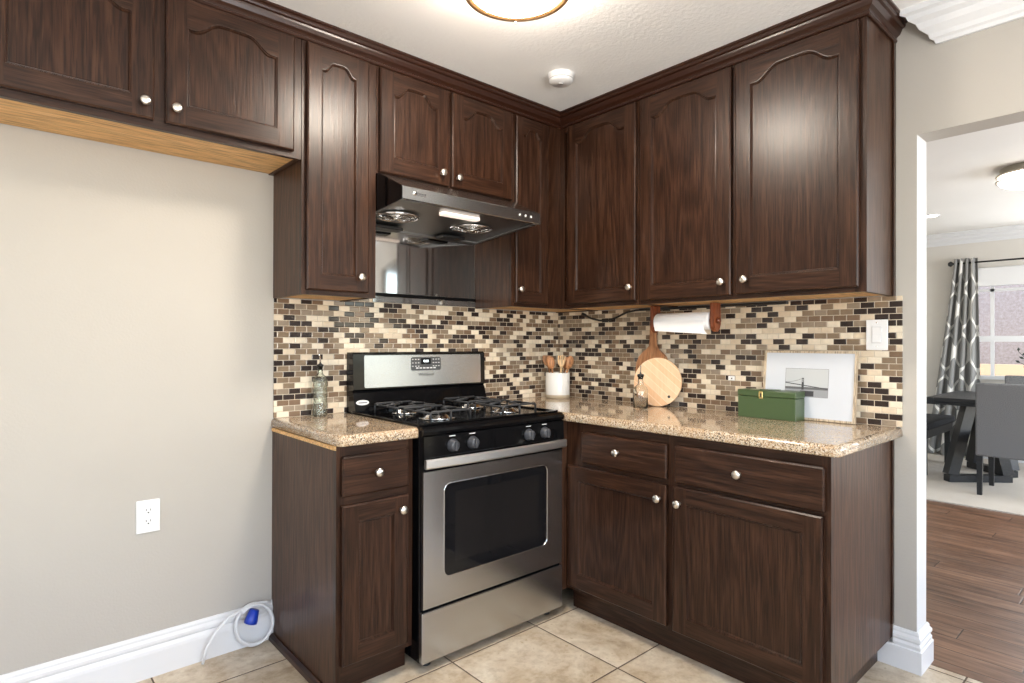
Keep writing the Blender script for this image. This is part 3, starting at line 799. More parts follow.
# control panel
m = MB(); m.prism([(-.653, .884), (-.664, .880), (-.668, .800), (-.664, .790), (-.653, .790)], 0, rx0+.002, rx1-.002)
cpn = m.build('control_panel', BLACKG, root)
for x in (-1.275, -1.178, -.873, -.777):
    m = MB(); Rm = Matrix.Translation((x, -.667, .838)) @ Matrix.Rotation(PI/2, 4, 'X')
    m.lathe([(.0001, 0), (.0255, 0), (.0255, .004), (.021, .010), (.0195, .022), (.017, .0245), (.0001, .0245)], (0, 0, 0), 22, m=Rm, cap=False)
    m.box(x-.0055, x+.0055, -.700, -.688, .819, .857, .003)
    kb = m.build('control_knob', KNOBG, cpn)
for x in (-1.275, -1.178, -.873, -.777):
    m = MB(); m.box(x-.014, x+.014, -.6675, -.6660, .8725, .8755); m.build('panel_mark', STICK, cpn)
# oven door
def rrect(x0, x1, z0, z1, r, n=6):
    P_ = []
    for cx, cz, a0 in ((x1-r, z1-r, 0), (x0+r, z1-r, PI/2), (x0+r, z0+r, PI), (x1-r, z0+r, 1.5*PI)):
        for k in range(n+1):
            a = a0+PI/2*k/n; P_.append((cx+r*math.cos(a), cz+r*math.sin(a)))
    return P_
dx0, dx1, dz0, dz1 = rx0+.003, rx1-.008, .236, .748
m = MB()
outer = []
inn = rrect(-1.310, -.752, .336, .694, .030)
# map each inner point to the outer rectangle by angle sector
def outp(p):
    x, z = p; cx, cz = (dx0+dx1)/2, (dz0+dz1)/2
    return x, z
n6 = 7
out = []
corners = [(dx1, dz1), (dx0, dz1), (dx0, dz0), (dx1, dz0)]
for c in range(4):
    for k in range(n6): out.append(corners[c])
F, Bk = -.662, -.6525
for i in range(len(inn)):
    j = (i+1) % len(inn)
    a, b = out[i], out[j]; p, q = inn[i], inn[j]
    if a == b: m.face([(a[0], F, a[1]), (p[0], F, p[1]), (q[0], F, q[1])])
    else: m.face([(a[0], F, a[1]), (b[0], F, b[1]), (q[0], F, q[1]), (p[0], F, p[1])]); m.face([(a[0], F, a[1]), (b[0], F, b[1]), (b[0], Bk, b[1]), (a[0], Bk, a[1])])
    m.face([(p[0], F, p[1]), (q[0], F, q[1]), (q[0]*.994-1.031*.006, F+.004, q[1]*.99+.515*.01), (p[0]*.994-1.031*.006, F+.004, p[1]*.99+.515*.01)])
od = m.build('oven_door', STEEL, root)
m = MB(); m.prism(rrect(-1.3075, -.7545, .3385, .6915, .028), 1, -.6590, -.6535); wn = m.build('oven_window', OGLASS, od)
m = MB(); m.prism(rrect(-1.255, -.805, .385, .655, .006), 1, -.6600, -.6593); m.build('inner_pane', OGLASS2, wn)
m = MB()
loop_ = rrect(-1.309, -.753, .337, .693, .029)
m.tube([(x, -.6625, z) for x, z in loop_], .0016, 5, closed=True); m.build('window_trim', CHROME, od)
# bowed flat handle
m = MB(); N = 20; rows = []
for i in range(N+1):
    s_ = i/N; x = rx0-.004+(rx1-.010-(rx0-.004))*s_; bow = .012*math.sin(PI*s_)
    y = -.690-bow; zc = .782
    rows.append([m.bm.verts.new(p) for p in ((x, y+.012, zc-.0165), (x, y+.001, zc-.0175), (x, y-.003, zc-.012), (x, y-.003, zc+.012), (x, y+.001, zc+.0175), (x, y+.012, zc+.0165))])
for A, B in zip(rows, rows[1:]):
    for i in range(6): m.bm.faces.new((A[i], A[(i+1) % 6], B[(i+1) % 6], B[i]))
m.bm.faces.new(rows[0]); m.bm.faces.new(rows[-1])
for x in (rx0+.03, rx1-.04): m.box(x-.012, x+.012, -.684, -.655, .770, .786)
m.build('handle', STEELL, od)
m = MB(); m.box(rx0+.003, rx1-.008, -.660, -.6525, .7495, .764, .001); m.build('door_top_trim', BLACKG, od)
m = MB(); m.box(rx0-.002, rx1-.006, -.664, -.6405, .034, .224, .003); m.build('storage_drawer', STEEL, root)
# backguard
m = MB()
bgp = [(-.0125, .905), (-.0125, 1.188), (-.060, 1.188), (-.072, 1.180), (-.078, 1.020), (-.066, 1.012), (-.074, 1.004), (-.098, .925), (-.098, .905)]
m.prism(bgp, 0, rx0+.012, rx1+.0105)
bgd = m.build('backguard', BLACKG, root)
def bgy(z, d=0): return -.072-(1.180-z)/.160*.006-d
m = MB(); rp = rrect(-1.340, -.668, 1.026, 1.174, .006, 3)
m.face([(x, bgy(z, .0018), z) for x, z in rp])
for (a, b), (c, d_) in zip(rp, rp[1:]+rp[:1]): m.face([(a, bgy(b, .0018), b), (c, bgy(d_, .0018), d_), (c, bgy(d_), d_), (a, bgy(b), b)])
sp1 = m.build('backguard_panel', STEEL, bgd); 
m = MB(); rp = rrect(-1.094, -.922, 1.098, 1.163, .010, 4)
m.face([(x, bgy(z, .0030), z) for x, z in rp])
for (a, b), (c, d_) in zip(rp, rp[1:]+rp[:1]): m.face([(a, bgy(b, .003), b), (c, bgy(d_, .003), d_), (c, bgy(d_, .001), d_), (a, bgy(b, .001), b)])
con = m.build('control_console', GREYP, root)
m = MB(); m.box(-1.038, -.982, bgy(1.143, .0042), bgy(1.143, .003), 1.128, 1.158); m.build('display', BLACKG, con)
text('display_digits', '0:00', .017, DISP, con, (-1.010, bgy(1.143, .0046), 1.143), (PI/2, 0, 0))
m = MB()
for x in (-1.085, -1.068, -1.052, -.966, -.950, -.934):
    for z in (1.152, 1.135, 1.119): m.box(x-.004, x+.004, bgy(z, .0036), bgy(z, .003), z-.0018, z+.0018)
for x in (-1.060, -1.040, -1.020, -1.0, -.98, -.96): m.box(x-.007, x+.007, bgy(1.112, .0036), bgy(1.112, .003), 1.107, 1.113)
m.build('touch_pads', STICK, con)
text('brand_lettering', 'Whirlpool', .021, INK, bgd, (-1.010, bgy(1.078, .0022), 1.078), (PI/2, 0, 0), shear=.15)
m = MB(); rr = [(-1.354+.032*math.cos(2*PI*k/24), .962+.0115*math.sin(2*PI*k/24)) for k in range(24)]
m.face([(x, -.0745-(1.004-z)/.079*.024-.0012, z) for x, z in rr]); bd = m.build('oval_sticker', STICK, bgd)
m = MB(); m.box(-1.375, -1.333, -.0905, -.0885, .9605, .9635); m.build('sticker_lettering', INK, bd)

# ------------------------------------------------------------------ things on the counters
# green glass bottle with pourer
def bottle(label, x, y, r, hb, hn, mat, cat='bottle', rings=True):
    root = thing('glass_bottle', label, cat, (x, y, .9143))
    z = .9146; pr = [(.0001, z), (r*.92, z), (r, z+.006)]
    if rings:
        k = 9
        for i in range(k):
            a = z+.010+(hb-.02)*i/k; b = z+.010+(hb-.02)*(i+.5)/k
            pr += [(r, a), (r*.94, b)]
    pr += [(r, z+hb-.006), (r*.96, z+hb), (r*.75, z+hb+.012), (r*.42, z+hb+.022), (r*.36, z+hb+.030), (r*.34, z+hn-.006), (r*.42, z+hn-.004), (r*.42, z+hn)]
    t = .0025
    inner = [(max(.0001, a-t), b if b > z+.004 else z+.005) for a, b in pr[::-1]]
    m = MB(); m.lathe(pr+inner, (x, y, 0), 28, cap=False); m.build('body', mat, root)
    m = MB(); m.lathe([(.0001, z+hn-.014), (r*.30, z+hn-.014), (r*.32, z+hn+.0005), (r*.46, z+hn+.001), (r*.46, z+hn+.008), (r*.2, z+hn+.012), (.0045, z+hn+.014), (.0001, z+hn+.014)], (x, y, 0), 18, cap=False)
    st = m.build('stopper', BLACKP, root)
    m = MB(); m.tube([(x, y, z+hn+.013), (x, y, z+hn+.030), (x-.004, y-.004, z+hn+.045), (x-.010, y-.008, z+hn+.054)], .0034, 8, rads=[.004, .0036, .0032, .0028]); p_ = m.build('pour_spout', CHROME, root)
    return root
bottle('pale green embossed glass bottle with metal pourer at the left end of the short counter', -1.543, -.066, .0300, .160, .214, GG)
bottle('clear glass cruet with metal pourer in front of the cutting boards', -.235, -.785, .036, .095, .158, GL, rings=False)

# utensil crock
CX, CY = -.125, -.118
root = thing('utensil_crock', 'white ceramic crock holding wooden spoons in the counter corner', 'crock', (CX, CY, .9143))
m = MB(); m.lathe([(.0001, .9146), (.068, .9146), (.0705, .917), (.0705, .934)], (CX, CY, 0), 40, cap=False); p_ = m.build('base_band', CLAY, root); p_['label'] = 'unglazed tan foot band'
m = MB(); m.lathe([(.0705, .9342), (.071, .937), (.071, 1.058), (.069, 1.062), (.066, 1.062), (.064, 1.058), (.064, .940), (.0001, .938)], (CX, CY, 0), 40, cap=False); m.build('body', CERAM, root)
def utensil(label, tip, base, kind, mat, yaw=0, sz=1.0):
    """handle from base (in crock) up to tip where the head starts"""
    b, t = Vector(base), Vector(tip); d = (t-b).normalized()
    root = thing('wooden_fork' if kind == 'fork' else ('wooden_turner' if kind == 'turner' else 'wooden_spoon'), label, 'utensil', b, 'wooden utensils in the crock')
    rt_ = Vector((.748, -.663, 0)); rt_ = (rt_-d*rt_.dot(d)).normalized(); fwd = d.cross(rt_)
    rt_ = (rt_*math.cos(yaw)+fwd*math.sin(yaw)); fwd = d.cross(rt_)
    m = MB(); m.tube([b, b+(t-b)*.5, t+d*.012], .0055, 8, rads=[.0062, .0055, .0060]); m.build('handle', mat, root)
    m = MB()
    def P(u, v, w): return t+rt_*u*sz+d*v*sz+fwd*w*sz
    if kind == 'spoon':
        N, K = 10, 16
        fr, bk = [], []
        L, W_ = .037, .0235
        for i in range(N+1):
            s_ = i/N; v = 2*L*s_; ww = W_*math.sqrt(max(0, 1-(2*s_-1)**2))*(1.05-.15*(1-s_))
            ww = max(ww, .0012)
            fr.append([P(ww*math.sin(a), v, -.009*math.cos(a)*math.sin(PI*s_)+.003) for a in [(-PI/2+PI*k/8) for k in range(9)]])
            bk.append([P(ww*math.sin(a)*1.04, v, -.0125*math.cos(a)*math.sin(PI*s_)-.001) for a in [(-PI/2+PI*k/8) for k in range(9)]])
        for G_ in (fr, bk):
            V = [[m.bm.verts.new(p) for p in row] for row in G_]
            for A, B in zip(V, V[1:]):
                for k in range(8): m.bm.faces.new((A[k], A[k+1], B[k+1], B[k])).smooth = True
            G_.append(V)
        A, B = fr[-1], bk[-1]
        for i in range(N):
            for k in (0, 8): m.bm.faces.new((A[i][k], A[i+1][k], B[i+1][k], B[i][k]))
    elif kind == 'fork':
        ol = [(-.006, 0), (-.017, .018), (-.0225, .038), (-.022, .066), (-.015, .070), (-.0125, .044), (-.0085, .044), (-.0075, .072), (-.0015, .074), (-.001, .046), (.003, .046), (.0045, .074), (.010, .073), (.0105, .044), (.0145, .044), (.0175, .070), (.0235, .064), (.0225, .036), (.017, .018), (.006, 0)]
        A = [m.bm.verts.new(P(u, v, -.003)) for u, v in ol]; B = [m.bm.verts.new(P(u, v, .003)) for u, v in ol]
        m.bm.faces.new(A); m.bm.faces.new(B[::-1])
        for i in range(len(ol)): m.bm.faces.new((A[i], A[(i+1) % len(ol)], B[(i+1) % len(ol)], B[i]))
    else:
        ol = [(-.006, 0), (-.020, .020), (-.026, .045), (-.025, .070), (-.018, .078), (.020, .070), (.026, .060), (.024, .036), (.016, .014), (.006, 0)]
        A = [m.bm.verts.new(P(u, v, -.003)) for u, v in ol]; B = [m.bm.verts.new(P(u, v, .003)) for u, v in ol]
        m.bm.faces.new(A); m.bm.faces.new(B[::-1])
        for i in range(len(ol)): m.bm.faces.new((A[i], A[(i+1) % len(ol)], B[(i+1) % len(ol)], B[i]))
    m.build('head', mat, root)
    return root
R2 = Vector((.748, -.663, 0))
def cr(u, v, z): return (CX+R2.x*u+.663*v, CY+R2.y*u+.748*v, z)
utensil('broad reddish wooden turner leaning left in the white crock', cr(-.052, .028, 1.092), cr(-.020, .036, .945), 'turner', SPOONW, sz=.95)
utensil('brown wooden spoon at the left side of the white crock, head beside the turner', cr(-.036, -.026, 1.082), cr(-.010, -.030, .945), 'spoon', SPOONW, sz=1.05)
utensil('pale wooden fork standing upright in the middle of the white crock', cr(.018, -.022, 1.092), cr(.010, -.040, .945), 'fork', SPOONL, sz=1.0)
utensil('slim brown wooden spoon leaning right in the white crock, behind the fork', cr(.046, .036, 1.078), cr(.010, .040, .945), 'spoon', SPOONW, sz=1.05)
utensil('light brown wooden spoon at the far right of the white crock', cr(.058, -.008, 1.080), cr(.026, -.004, .945), 'spoon', SPOONW, yaw=.5, sz=1.1)

# cutting boards (lean back against the tiles)
def lean(pts, xb, tilt, thick, m, mi=None):
    """outline pts (y,z above counter) extruded in thickness, leaning towards +x by tilt"""
    s_, c_ = math.sin(tilt), math.cos(tilt)
    def P(y, h, n): return (xb+h*s_-n*c_, y, .9147+h*c_+n*s_)
    A = [m.bm.verts.new(P(y, h, 0)) for y, h in pts]; B = [m.bm.verts.new(P(y, h, thick)) for y, h in pts]
    f = [m.bm.faces.new(A), m.bm.faces.new(B[::-1])]
    for i in range(len(pts)): f.append(m.bm.faces.new((A[i], A[(i+1) % len(pts)], B[(i+1) % len(pts)], B[i])))
    for q in f: q.material_index = mi or 0
    return P
yc = -.715
half = [(.070, 0), (.088, .006), (.096, .024), (.100, .10), (.101, .17), (.096, .215), (.082, .248), (.058, .272), (.034, .288), (.022, .306), (.018, .335), (.019, .390), (.0165, .420), (.009, .431)]
pts = [(yc+a, b) for a, b in half]+[(yc-a, b) for a, b in half[::-1]]
m = MB(); P = lean(pts, -.042, .060, .016, m)
o = tag(m.build('paddle_cutting_board', ACACIA, None, (-.042, yc, .9147)), 'long brown wooden paddle board with a handle, leaning on the tiles behind the round board', 'cutting board')
# round board with strips
def strips():
    t = NT('striped_pale_wood'); tc = t.n('ShaderNodeTexCoord'); sp = t.n('ShaderNodeSeparateXYZ'); t.l(tc.outputs['Object'], sp.inputs[0])
    q = t.math('ADD', t.math('MULTIPLY', sp.outputs[1], -.64), t.math('MULTIPLY', sp.outputs[2], .77)); q = t.math('DIVIDE', t.math('ADD', q, 5), .031)
    fl = t.math('FLOOR', q); wn = t.n('ShaderNodeTexWhiteNoise', noise_dimensions='1D'); t.l(fl, wn.inputs['W'])
    c = t.ramp(wn.outputs['Value'], [(0, (.68, .40, .22)), (.5, (.76, .50, .30)), (1, (.82, .60, .40))])
    ed = t.math('GREATER_THAN', t.math('SUBTRACT', q, fl), .90)
    mp = t.n('ShaderNodeMapping'); t.l(tc.outputs['Object'], mp.inputs[0]); mp.inputs['Rotation'].default_value = (-.876, 0, 0); mp.inputs['Scale'].default_value = (60, 90, 5)
    n = t.noise(mp.outputs[0], 1, 3, .6)
    c = t.mix(.35, c, t.ramp(n, [(.3, (.75, .65, .55)), (.6, (1, 1, 1))]), 'MULTIPLY')
    t.col(t.mix(t.math('MULTIPLY', ed, .6), c, (.86, .70, .50))); t.set(Roughness=.45); return t.m
STRIPS = strips()
yc = -.776; R_ = .1225
root = thing('round_cutting_board', 'round pale wooden board with diagonal strips leaning in front of the paddle board', 'cutting board', (-.082, yc, .9147))
pts = [(yc+R_*math.sin(2*PI*k/64), R_-R_*math.cos(2*PI*k/64)) for k in range(64)]
m = MB(); P = lean(pts, -.082, .10, .014, m); m.build('board', STRIPS, root)
hy, hh = yc-.062, R_-.072
m = MB(); rr = [(hy+.0072*math.sin(2*PI*k/16), hh+.0072*math.cos(2*PI*k/16)) for k in range(16)]
m.face([P(y, h, .0144) for y, h in rr]); p_ = m.build('hanging_hole', SLOT, root)
root.rotation_euler = (0, 0, math.radians(17))

# paper towel holder
root = thing('paper_towel_holder', 'reddish wooden paper towel holder fixed under the right wall cabinets', 'paper towel holder', (-.15, -.98, 1.417))
TX, TZ = -.155, 1.337
for y0_ in (-.825, -1.146):
    prof = [(TX-.030, 1.4172), (TX+.030, 1.4172), (TX+.030, TZ-.012)]+[(TX+.030*math.cos(a), TZ-.018+.034*math.sin(a)) for a in [-(PI*k/12) for k in range(1, 12)]]+[(TX-.030, TZ-.012)]
    m = MB(); m.prism(prof, 1, y0_, y0_+.022)
    bmesh.ops.bevel(m.bm, geom=[e for e in m.bm.edges if abs(e.verts[0].co.y-e.verts[1].co.y) < 1e-5], offset=.004, segments=2, affect='EDGES')
    m.build('bracket', CHERRY, root)
m = MB(); m.lathe([(.008, -1.122), (.008, -.826)], (TX, 0, TZ), 12, axis='y'); m.build('rod', CHERRY, root)
for a, b in ((-.8025, 1), (-1.1465, -1)):
    m = MB(); m.lathe([(.0001, 0), (.014, 0), (.015, .004*b), (.014, .009*b), (.009, .013*b), (.0001, .014*b)], (TX, a, TZ), 18, axis='y', cap=False); m.build('end_knob', CHERRY, root)
m = MB(); m.lathe([(.020, -1.117), (.041, -1.117), (.0415, -1.116), (.0415, -.832), (.041, -.831), (.020, -.831), (.020, -1.117)], (TX, 0, TZ), 36, axis='y', cap=False)
rowsA = [];
for y in (-.834, -1.100):
    rowsA.append([m.bm.verts.new(p) for p in [(TX-.0418, y, TZ), (TX-.0415, y, TZ-.020), (TX-.038, y-.002, TZ-.038-.004*(y < -1)), (TX-.036, y-.004-.012*(y < -1), TZ-.044-.018*(y < -1))]])
for i in range(3): m.bm.faces.new((rowsA[0][i], rowsA[0][i+1], rowsA[1][i+1], rowsA[1][i])).smooth = True
tag(m.build('paper_towel_roll', PAPER, None, (TX, -.97, TZ)), 'thin white paper towel roll on the wooden holder', 'paper towel')

# green metal box
root = thing('green_metal_box', 'green metal box with a brass latch in front of the framed photo', 'box', (-.11, -1.36, .9143))
m = MB(); m.box(-.154, -.066, -1.490, -1.243, .9146, 1.006, .0015); m.build('body', GREEN, root)
m = MB(); m.box(-.156, -.064, -1.492, -1.241, 1.0068, 1.034, .004, 2); m.box(-.135, -.085, -1.40, -1.33, 1.034, 1.037, .001); m.build('lid', GREEN, root)
m = MB(); m.box(-.1590, -.1562, -1.3555, -1.3385, 1.002, 1.030, .002); m.box(-.1562, -.1542, -1.3555, -1.3385, .998, 1.006)
la = m.build('latch', BRASS, root); m = MB(); m.box(-.1600, -.1591, -1.3495, -1.3445, 1.006, 1.022); m.build('latch_slot', SLOT, la)

# framed photograph leaning on the tiles
root = thing('framed_photo', 'pale wood framed black-and-white bridge photograph leaning on the tiles at the counter end', 'picture', (-.05, -1.48, .9147))
fy0, fy1, fh = -1.680, -1.306, .288; tl = .115; xb = -.052
m = MB()
def fr(y0_, y1_, h0, h1, n0=0, n1=.014): return lean([(y0_, h0), (y1_, h0), (y1_, h1), (y0_, h1)], xb, tl, n1, m)
bw = .009
fr(fy0, fy1, 0, bw); fr(fy0, fy1, fh-bw, fh); fr(fy0, fy0+bw, bw, fh-bw); P = fr(fy1-bw, fy1, bw, fh-bw)
m.build('frame', FRAMEW, root)
m = MB(); m.face([P(fy0+bw, bw, .010), P(fy1-bw, bw, .010), P(fy1-bw, fh-bw, .010), P(fy0+bw, fh-bw, .010)]); m.face([P(fy0+bw, bw, .001), P(fy1-bw, bw, .001), P(fy1-bw, fh-bw, .001), P(fy0+bw, fh-bw, .001)])
m.build('mat_board', MATB, root)
a0, a1, b0, b1 = -1.574, -1.402, .096, .212
cols = {'sky': (.50, .52, .53), 'far': (.12, .12, .125), 'water': (.30, .31, .325), 'dark': (.045, .045, .05), 'edge': (.22, .22, .23)}
slots = list(cols); pm = [plain('photo_'+k, v, .5) for k, v in cols.items()]
m = MB()
def q(y0_, y1_, h0, h1, k, n): m.face([P(y0_, h0, n), P(y1_, h0, n), P(y1_, h1, n), P(y0_, h1, n)], slots.index(k))
q(a0-.0015, a1+.0015, b0-.0015, b1+.0015, 'edge', .0103); q(a0, a1, b0+.040, b1, 'sky', .0105); q(a0, a1, b0, b0+.030, 'water', .0105); q(a0, a1, b0+.030, b0+.040, 'far', .0106)
q(a0+.055, a1-.062, b0+.002, b0+.024, 'dark', .0107)
ty = a1-.072
q(ty-.0045, ty+.0045, b0+.028, b0+.060, 'dark', .0108); q(ty-.004, ty-.0015, b0+.060, b0+.078, 'dark', .0108); q(ty+.0015, ty+.004, b0+.060, b0+.078, 'dark', .0108); q(ty-.004, ty+.004, b0+.074, b0+.078, 'dark', .0108)
m.face([P(a1, b0+.058, .0107), P(a1, b0+.054, .0107), P(a0, b0+.034, .0107), P(a0, b0+.037, .0107)], slots.index('dark'))
for k in range(8):
    u = k/8; v = (k+1)/8
    m.face([P(a1-(a1-ty)*u, b0+.058+.018*u*u, .0107), P(a1-(a1-ty)*v, b0+.058+.018*v*v, .0107), P(a1-(a1-ty)*v, b0+.0595+.018*v*v, .0107), P(a1-(a1-ty)*u, b0+.0595+.018*u*u, .0107)], slots.index('far'))
m.build('photograph', pm, root)
m = MB(); m.face([P(fy0+bw, bw, .0125), P(fy1-bw, bw, .0125), P(fy1-bw, fh-bw, .0125), P(fy0+bw, fh-bw, .0125)])

# ------------------------------------------------------------------ wall fittings
root = thing('light_switch', 'white rocker light switch on the tiles right of the framed photo', 'light switch', (-.009, -1.7415, 1.268))
m = MB(); m.box(-.0145, -.0088, -1.7795, -1.7035, 1.208, 1.328, .0025, 2); m.build('plate', WHITEP, root)
m = MB(); m.box(-.0165, -.0147, -1.7585, -1.7245, 1.2355, 1.3005, .001); rk = m.build('rocker_frame', plain('switch_grey_edge', (.62, .62, .63), .4), root)
m = MB(); m.prism([(-.0168, 1.238), (-.0205, 1.239), (-.0172, 1.268), (-.0190, 1.298), (-.0168, 1.298)], 1, -1.7560, -1.7270); m.build('rocker', WHITEP, rk)
for z in (1.222, 1.316):
    m = MB(); m.lathe([(.0028, 0), (.0028, -.0012), (.0001, -.0015)], (-.0146, -1.7415, z), 10, axis='x', cap=False); m.build('screw', CHROME, root)
root = thing('wall_outlet', 'white duplex wall outlet low on the empty wall left of the cabinets', 'outlet', (-2.172, -.001, .59))
m = MB(); m.box(-2.2105, -2.1335, -.0065, -.0006, .530, .6505, .0025, 2); m.build('plate', WHITEP, root)
for z in (.611, .571):
    m = MB(); m.prism([(-2.172+.0165*max(-1, min(1, 1.15*math.cos(2*PI*k/24))), z+.0145*math.sin(2*PI*k/24)) for k in range(24)], 1, -.0085, -.0066)
    s_ = m.build('socket', WHITEP, root)
    m = MB(); m.box(-2.1800, -2.1780, -.0092, -.0086, z, z+.008); m.box(-2.1665, -2.1645, -.0092, -.0086, z, z+.007); m.lathe([(.0001, -.0092), (.0026, -.0092), (.0026, -.0086)], (-2.172, 0, z-.0065), 10, axis='y', cap=False)
    m.build('socket_slots', SLOT, s_)
# loose anchor in the tiles
root = thing('wall_anchor', 'tiny white wall anchor in the tiles above the left end of the green box', 'wall anchor', (-.009, -1.136, 1.070))
m = MB(); m.box(-.0112, -.0088, -1.152, -1.120, 1.060, 1.081, .001); m.build('plate', WHITEP, root)
m = MB(); m.lathe([(.0001, -.0122), (.0035, -.0120), (.0035, -.0114)], (0, -1.138, 1.070), 10, axis='x', cap=False); m.build('screw', INK, root)

# black under-cabinet cord with dangling loop
m = MB()
m.tube([(-.020, -1.395, 1.4105), (-.020, -1.0, 1.4105), (-.020, -.600, 1.4105), (-.022, -.540, 1.402), (-.024, -.470, 1.376), (-.024, -.41, 1.360), (-.022, -.345, 1.362), (-.022, -.28, 1.377), (-.020, -.235, 1.396)], .0055, 8)
m.box(-.030, -.010, -1.40, -.62, 1.4055, 1.4172, .002)
m.tube([(-.020, -.240, 1.394), (-.020, -.215, 1.404)], .009, 10)
tag(m.build('power_cord', BLACKP, None, (-.02, -.6, 1.36)), 'black cord running under the right wall cabinets and looping down by the corner', 'cord')

# white coiled tube on the floor by the left base cabinet
m = MB(); pts = [(-1.738, -.034, .163), (-1.760, -.036, .166)]
c0 = Vector((-1.806, -.040, .092)); N = 60
for k in range(N*2+10):
    a = PI*.42+2*PI*k/N; r_ = .078+.004*math.sin(k*.21)
    pts.append((c0.x+r_*.93*math.cos(a), -.034-.012*k/N+.004*math.sin(a), c0.z+r_*math.sin(a)-.004*math.sin(k*.05)))
last = pts[-1]
pts += [(-1.865, -.060, .168), (-1.905, -.058, .155), (-1.950, -.056, .115), (-1.985, -.056, .060), (-2.000, -.058, .006)]
m.tube(pts, .0055, 8)
root = thing('coiled_water_tube', 'coiled white plastic tube on the floor against the baseboard, with a blue cap', 'tube', (-1.806, -.04, 0))
m.build('tube', CORD, root)
m = MB(); Mx = Matrix.Rotation(math.radians(28), 4, 'Y')
m.lathe([(.0001, -.027), (.025, -.027), (.025, -.017), (.018, .024), (.0001, .025)], (-1.822, -.072, .140), 14, m=Matrix.Rotation(math.radians(18), 4, 'Y'), cap=False)
p_ = m.build('cap', BLUE, root); p_['label'] = 'blue plastic end cap'

# ------------------------------------------------------------------ ceiling fittings
LX, LY, LR = -1.324, -1.087, .178
root = thing('ceiling_light', 'round flush kitchen ceiling light with bronze ring and glowing white dome', 'ceiling light', (LX, LY, ZC))
m = MB(); m.lathe([(LR-.020, 2.386), (LR-.012, 2.3800), (LR+.000, 2.3810), (LR+.003, 2.388), (LR-.002, 2.404), (LR-.020, 2.404), (LR-.020, 2.386)], (LX, LY, 0), 64, cap=False)
m.lathe([(.0001, ZC-.001), (LR-.03, ZC-.001), (LR-.03, ZC-.008), (.0001, ZC-.008)], (LX, LY, 0), 48, cap=False)
m.build('ring', BRONZE, root)
m = MB(); m.lathe([(LR-.034, ZC-.009), (LR-.030, 2.409)], (LX, LY, 0), 48, cap=False); p_ = m.build('added_uplight', LAMP_UPFILL, root); p_['label'] = 'glowing band added above the ring to light the ceiling'  # unseen emissive band, added behind the ring to brighten the ceiling
prof = [(LR-.0205, 2.394)]+[((LR-.0205)*math.cos(PI/2*k/12), 2.390-.030*math.sin(PI/2*k/12)) for k in range(1, 12)]+[(.0001, 2.360)]
m = MB(); m.lathe(prof, (LX, LY, 0), 48, cap=False); p_ = m.build('glass_dome', LAMP, root); p_['label'] = 'glowing white dome'
for k in range(3):
    a = math.atan2(.748, .663)+2*PI*k/3 + math.radians(1)
    m = MB(); m.lathe([(.0001, 0), (.0045, .001), (.0045, .006), (.003, .010), (.0001, .010)], (LX+(LR-.003)*math.cos(a), LY+(LR-.003)*math.sin(a), 2.372), 12, cap=False); m.build('finial', NICKEL, root)
root = thing('smoke_detector', 'round white smoke detector on the ceiling near the cabinet corner', 'smoke detector', (-.649, -.641, ZC))
m = MB(); m.lathe([(.062, ZC-.0005), (.062, ZC-.010), (.056, ZC-.012), (.0555, ZC-.030), (.050, ZC-.037), (.0001, ZC-.038)], (-.649, -.641, 0), 40, cap=False); m.build('housing', WHITEP, root)
m = MB(); m.lathe([(.013, ZC-.0382), (.013, ZC-.041), (.0001, ZC-.0415)], (-.649, -.641, 0), 18, cap=False); m.build('test_button', plain('grey_button', (.5, .5, .5), .4), root)
m = MB(); m.lathe([(.0555, ZC-.022), (.0562, ZC-.024), (.0555, ZC-.026)], (-.649, -.641, 0), 40, cap=False); m.build('vent_slot', plain('grey_slot', (.35, .35, .35), .5), root)

root = thing('ceiling_light', 'round flush ceiling light in the living room seen through the opening', 'ceiling light', (2.78, -1.86, ZC))
lx, ly, lr = 2.79, -1.865, .205
m = MB(); m.lathe([(.0001, ZC-.001), (lr-.02, ZC-.001), (lr-.02, 2.42), (lr, 2.425), (lr+.004, 2.42), (lr, 2.412), (lr-.012, 2.412)], (lx, ly, 0), 48, cap=False)
m.lathe([(lr-.012, 2.385), (lr+.003, 2.382), (lr+.003, 2.374), (lr-.012, 2.376), (lr-.012, 2.385)], (lx, ly, 0), 48, cap=False); m.build('ring', plain('pale_metal_ring', (.62, .57, .48), .45, .4), root)
m = MB(); m.lathe([(lr-.013, 2.412), (lr-.010, 2.385), (lr-.013, 2.374)]+[((lr-.013)*math.cos(PI/2*k/8), 2.372-.05*math.sin(PI/2*k/8)) for k in range(1, 8)]+[(.0001, 2.322)], (lx, ly, 0), 40, cap=False); m.build('glass_dome', LAMP2, root)
root = thing('recessed_downlight', 'small lit recessed downlight in the dining room ceiling', 'ceiling light', (4.144, -.95, ZC))
m = MB(); m.lathe([(.060, ZC-.0005), (.078, ZC-.0005), (.078, ZC-.006), (.060, ZC-.006), (.060, ZC-.0005)], (4.144, -.95, 0), 28, cap=False); m.build('trim_ring', TRIM, root)
m = MB(); m.lathe([(.0001, ZC-.004), (.0595, ZC-.004), (.0595, ZC-.0008)], (4.144, -.95, 0), 28, cap=False); m.build('lamp', DOWN, root)

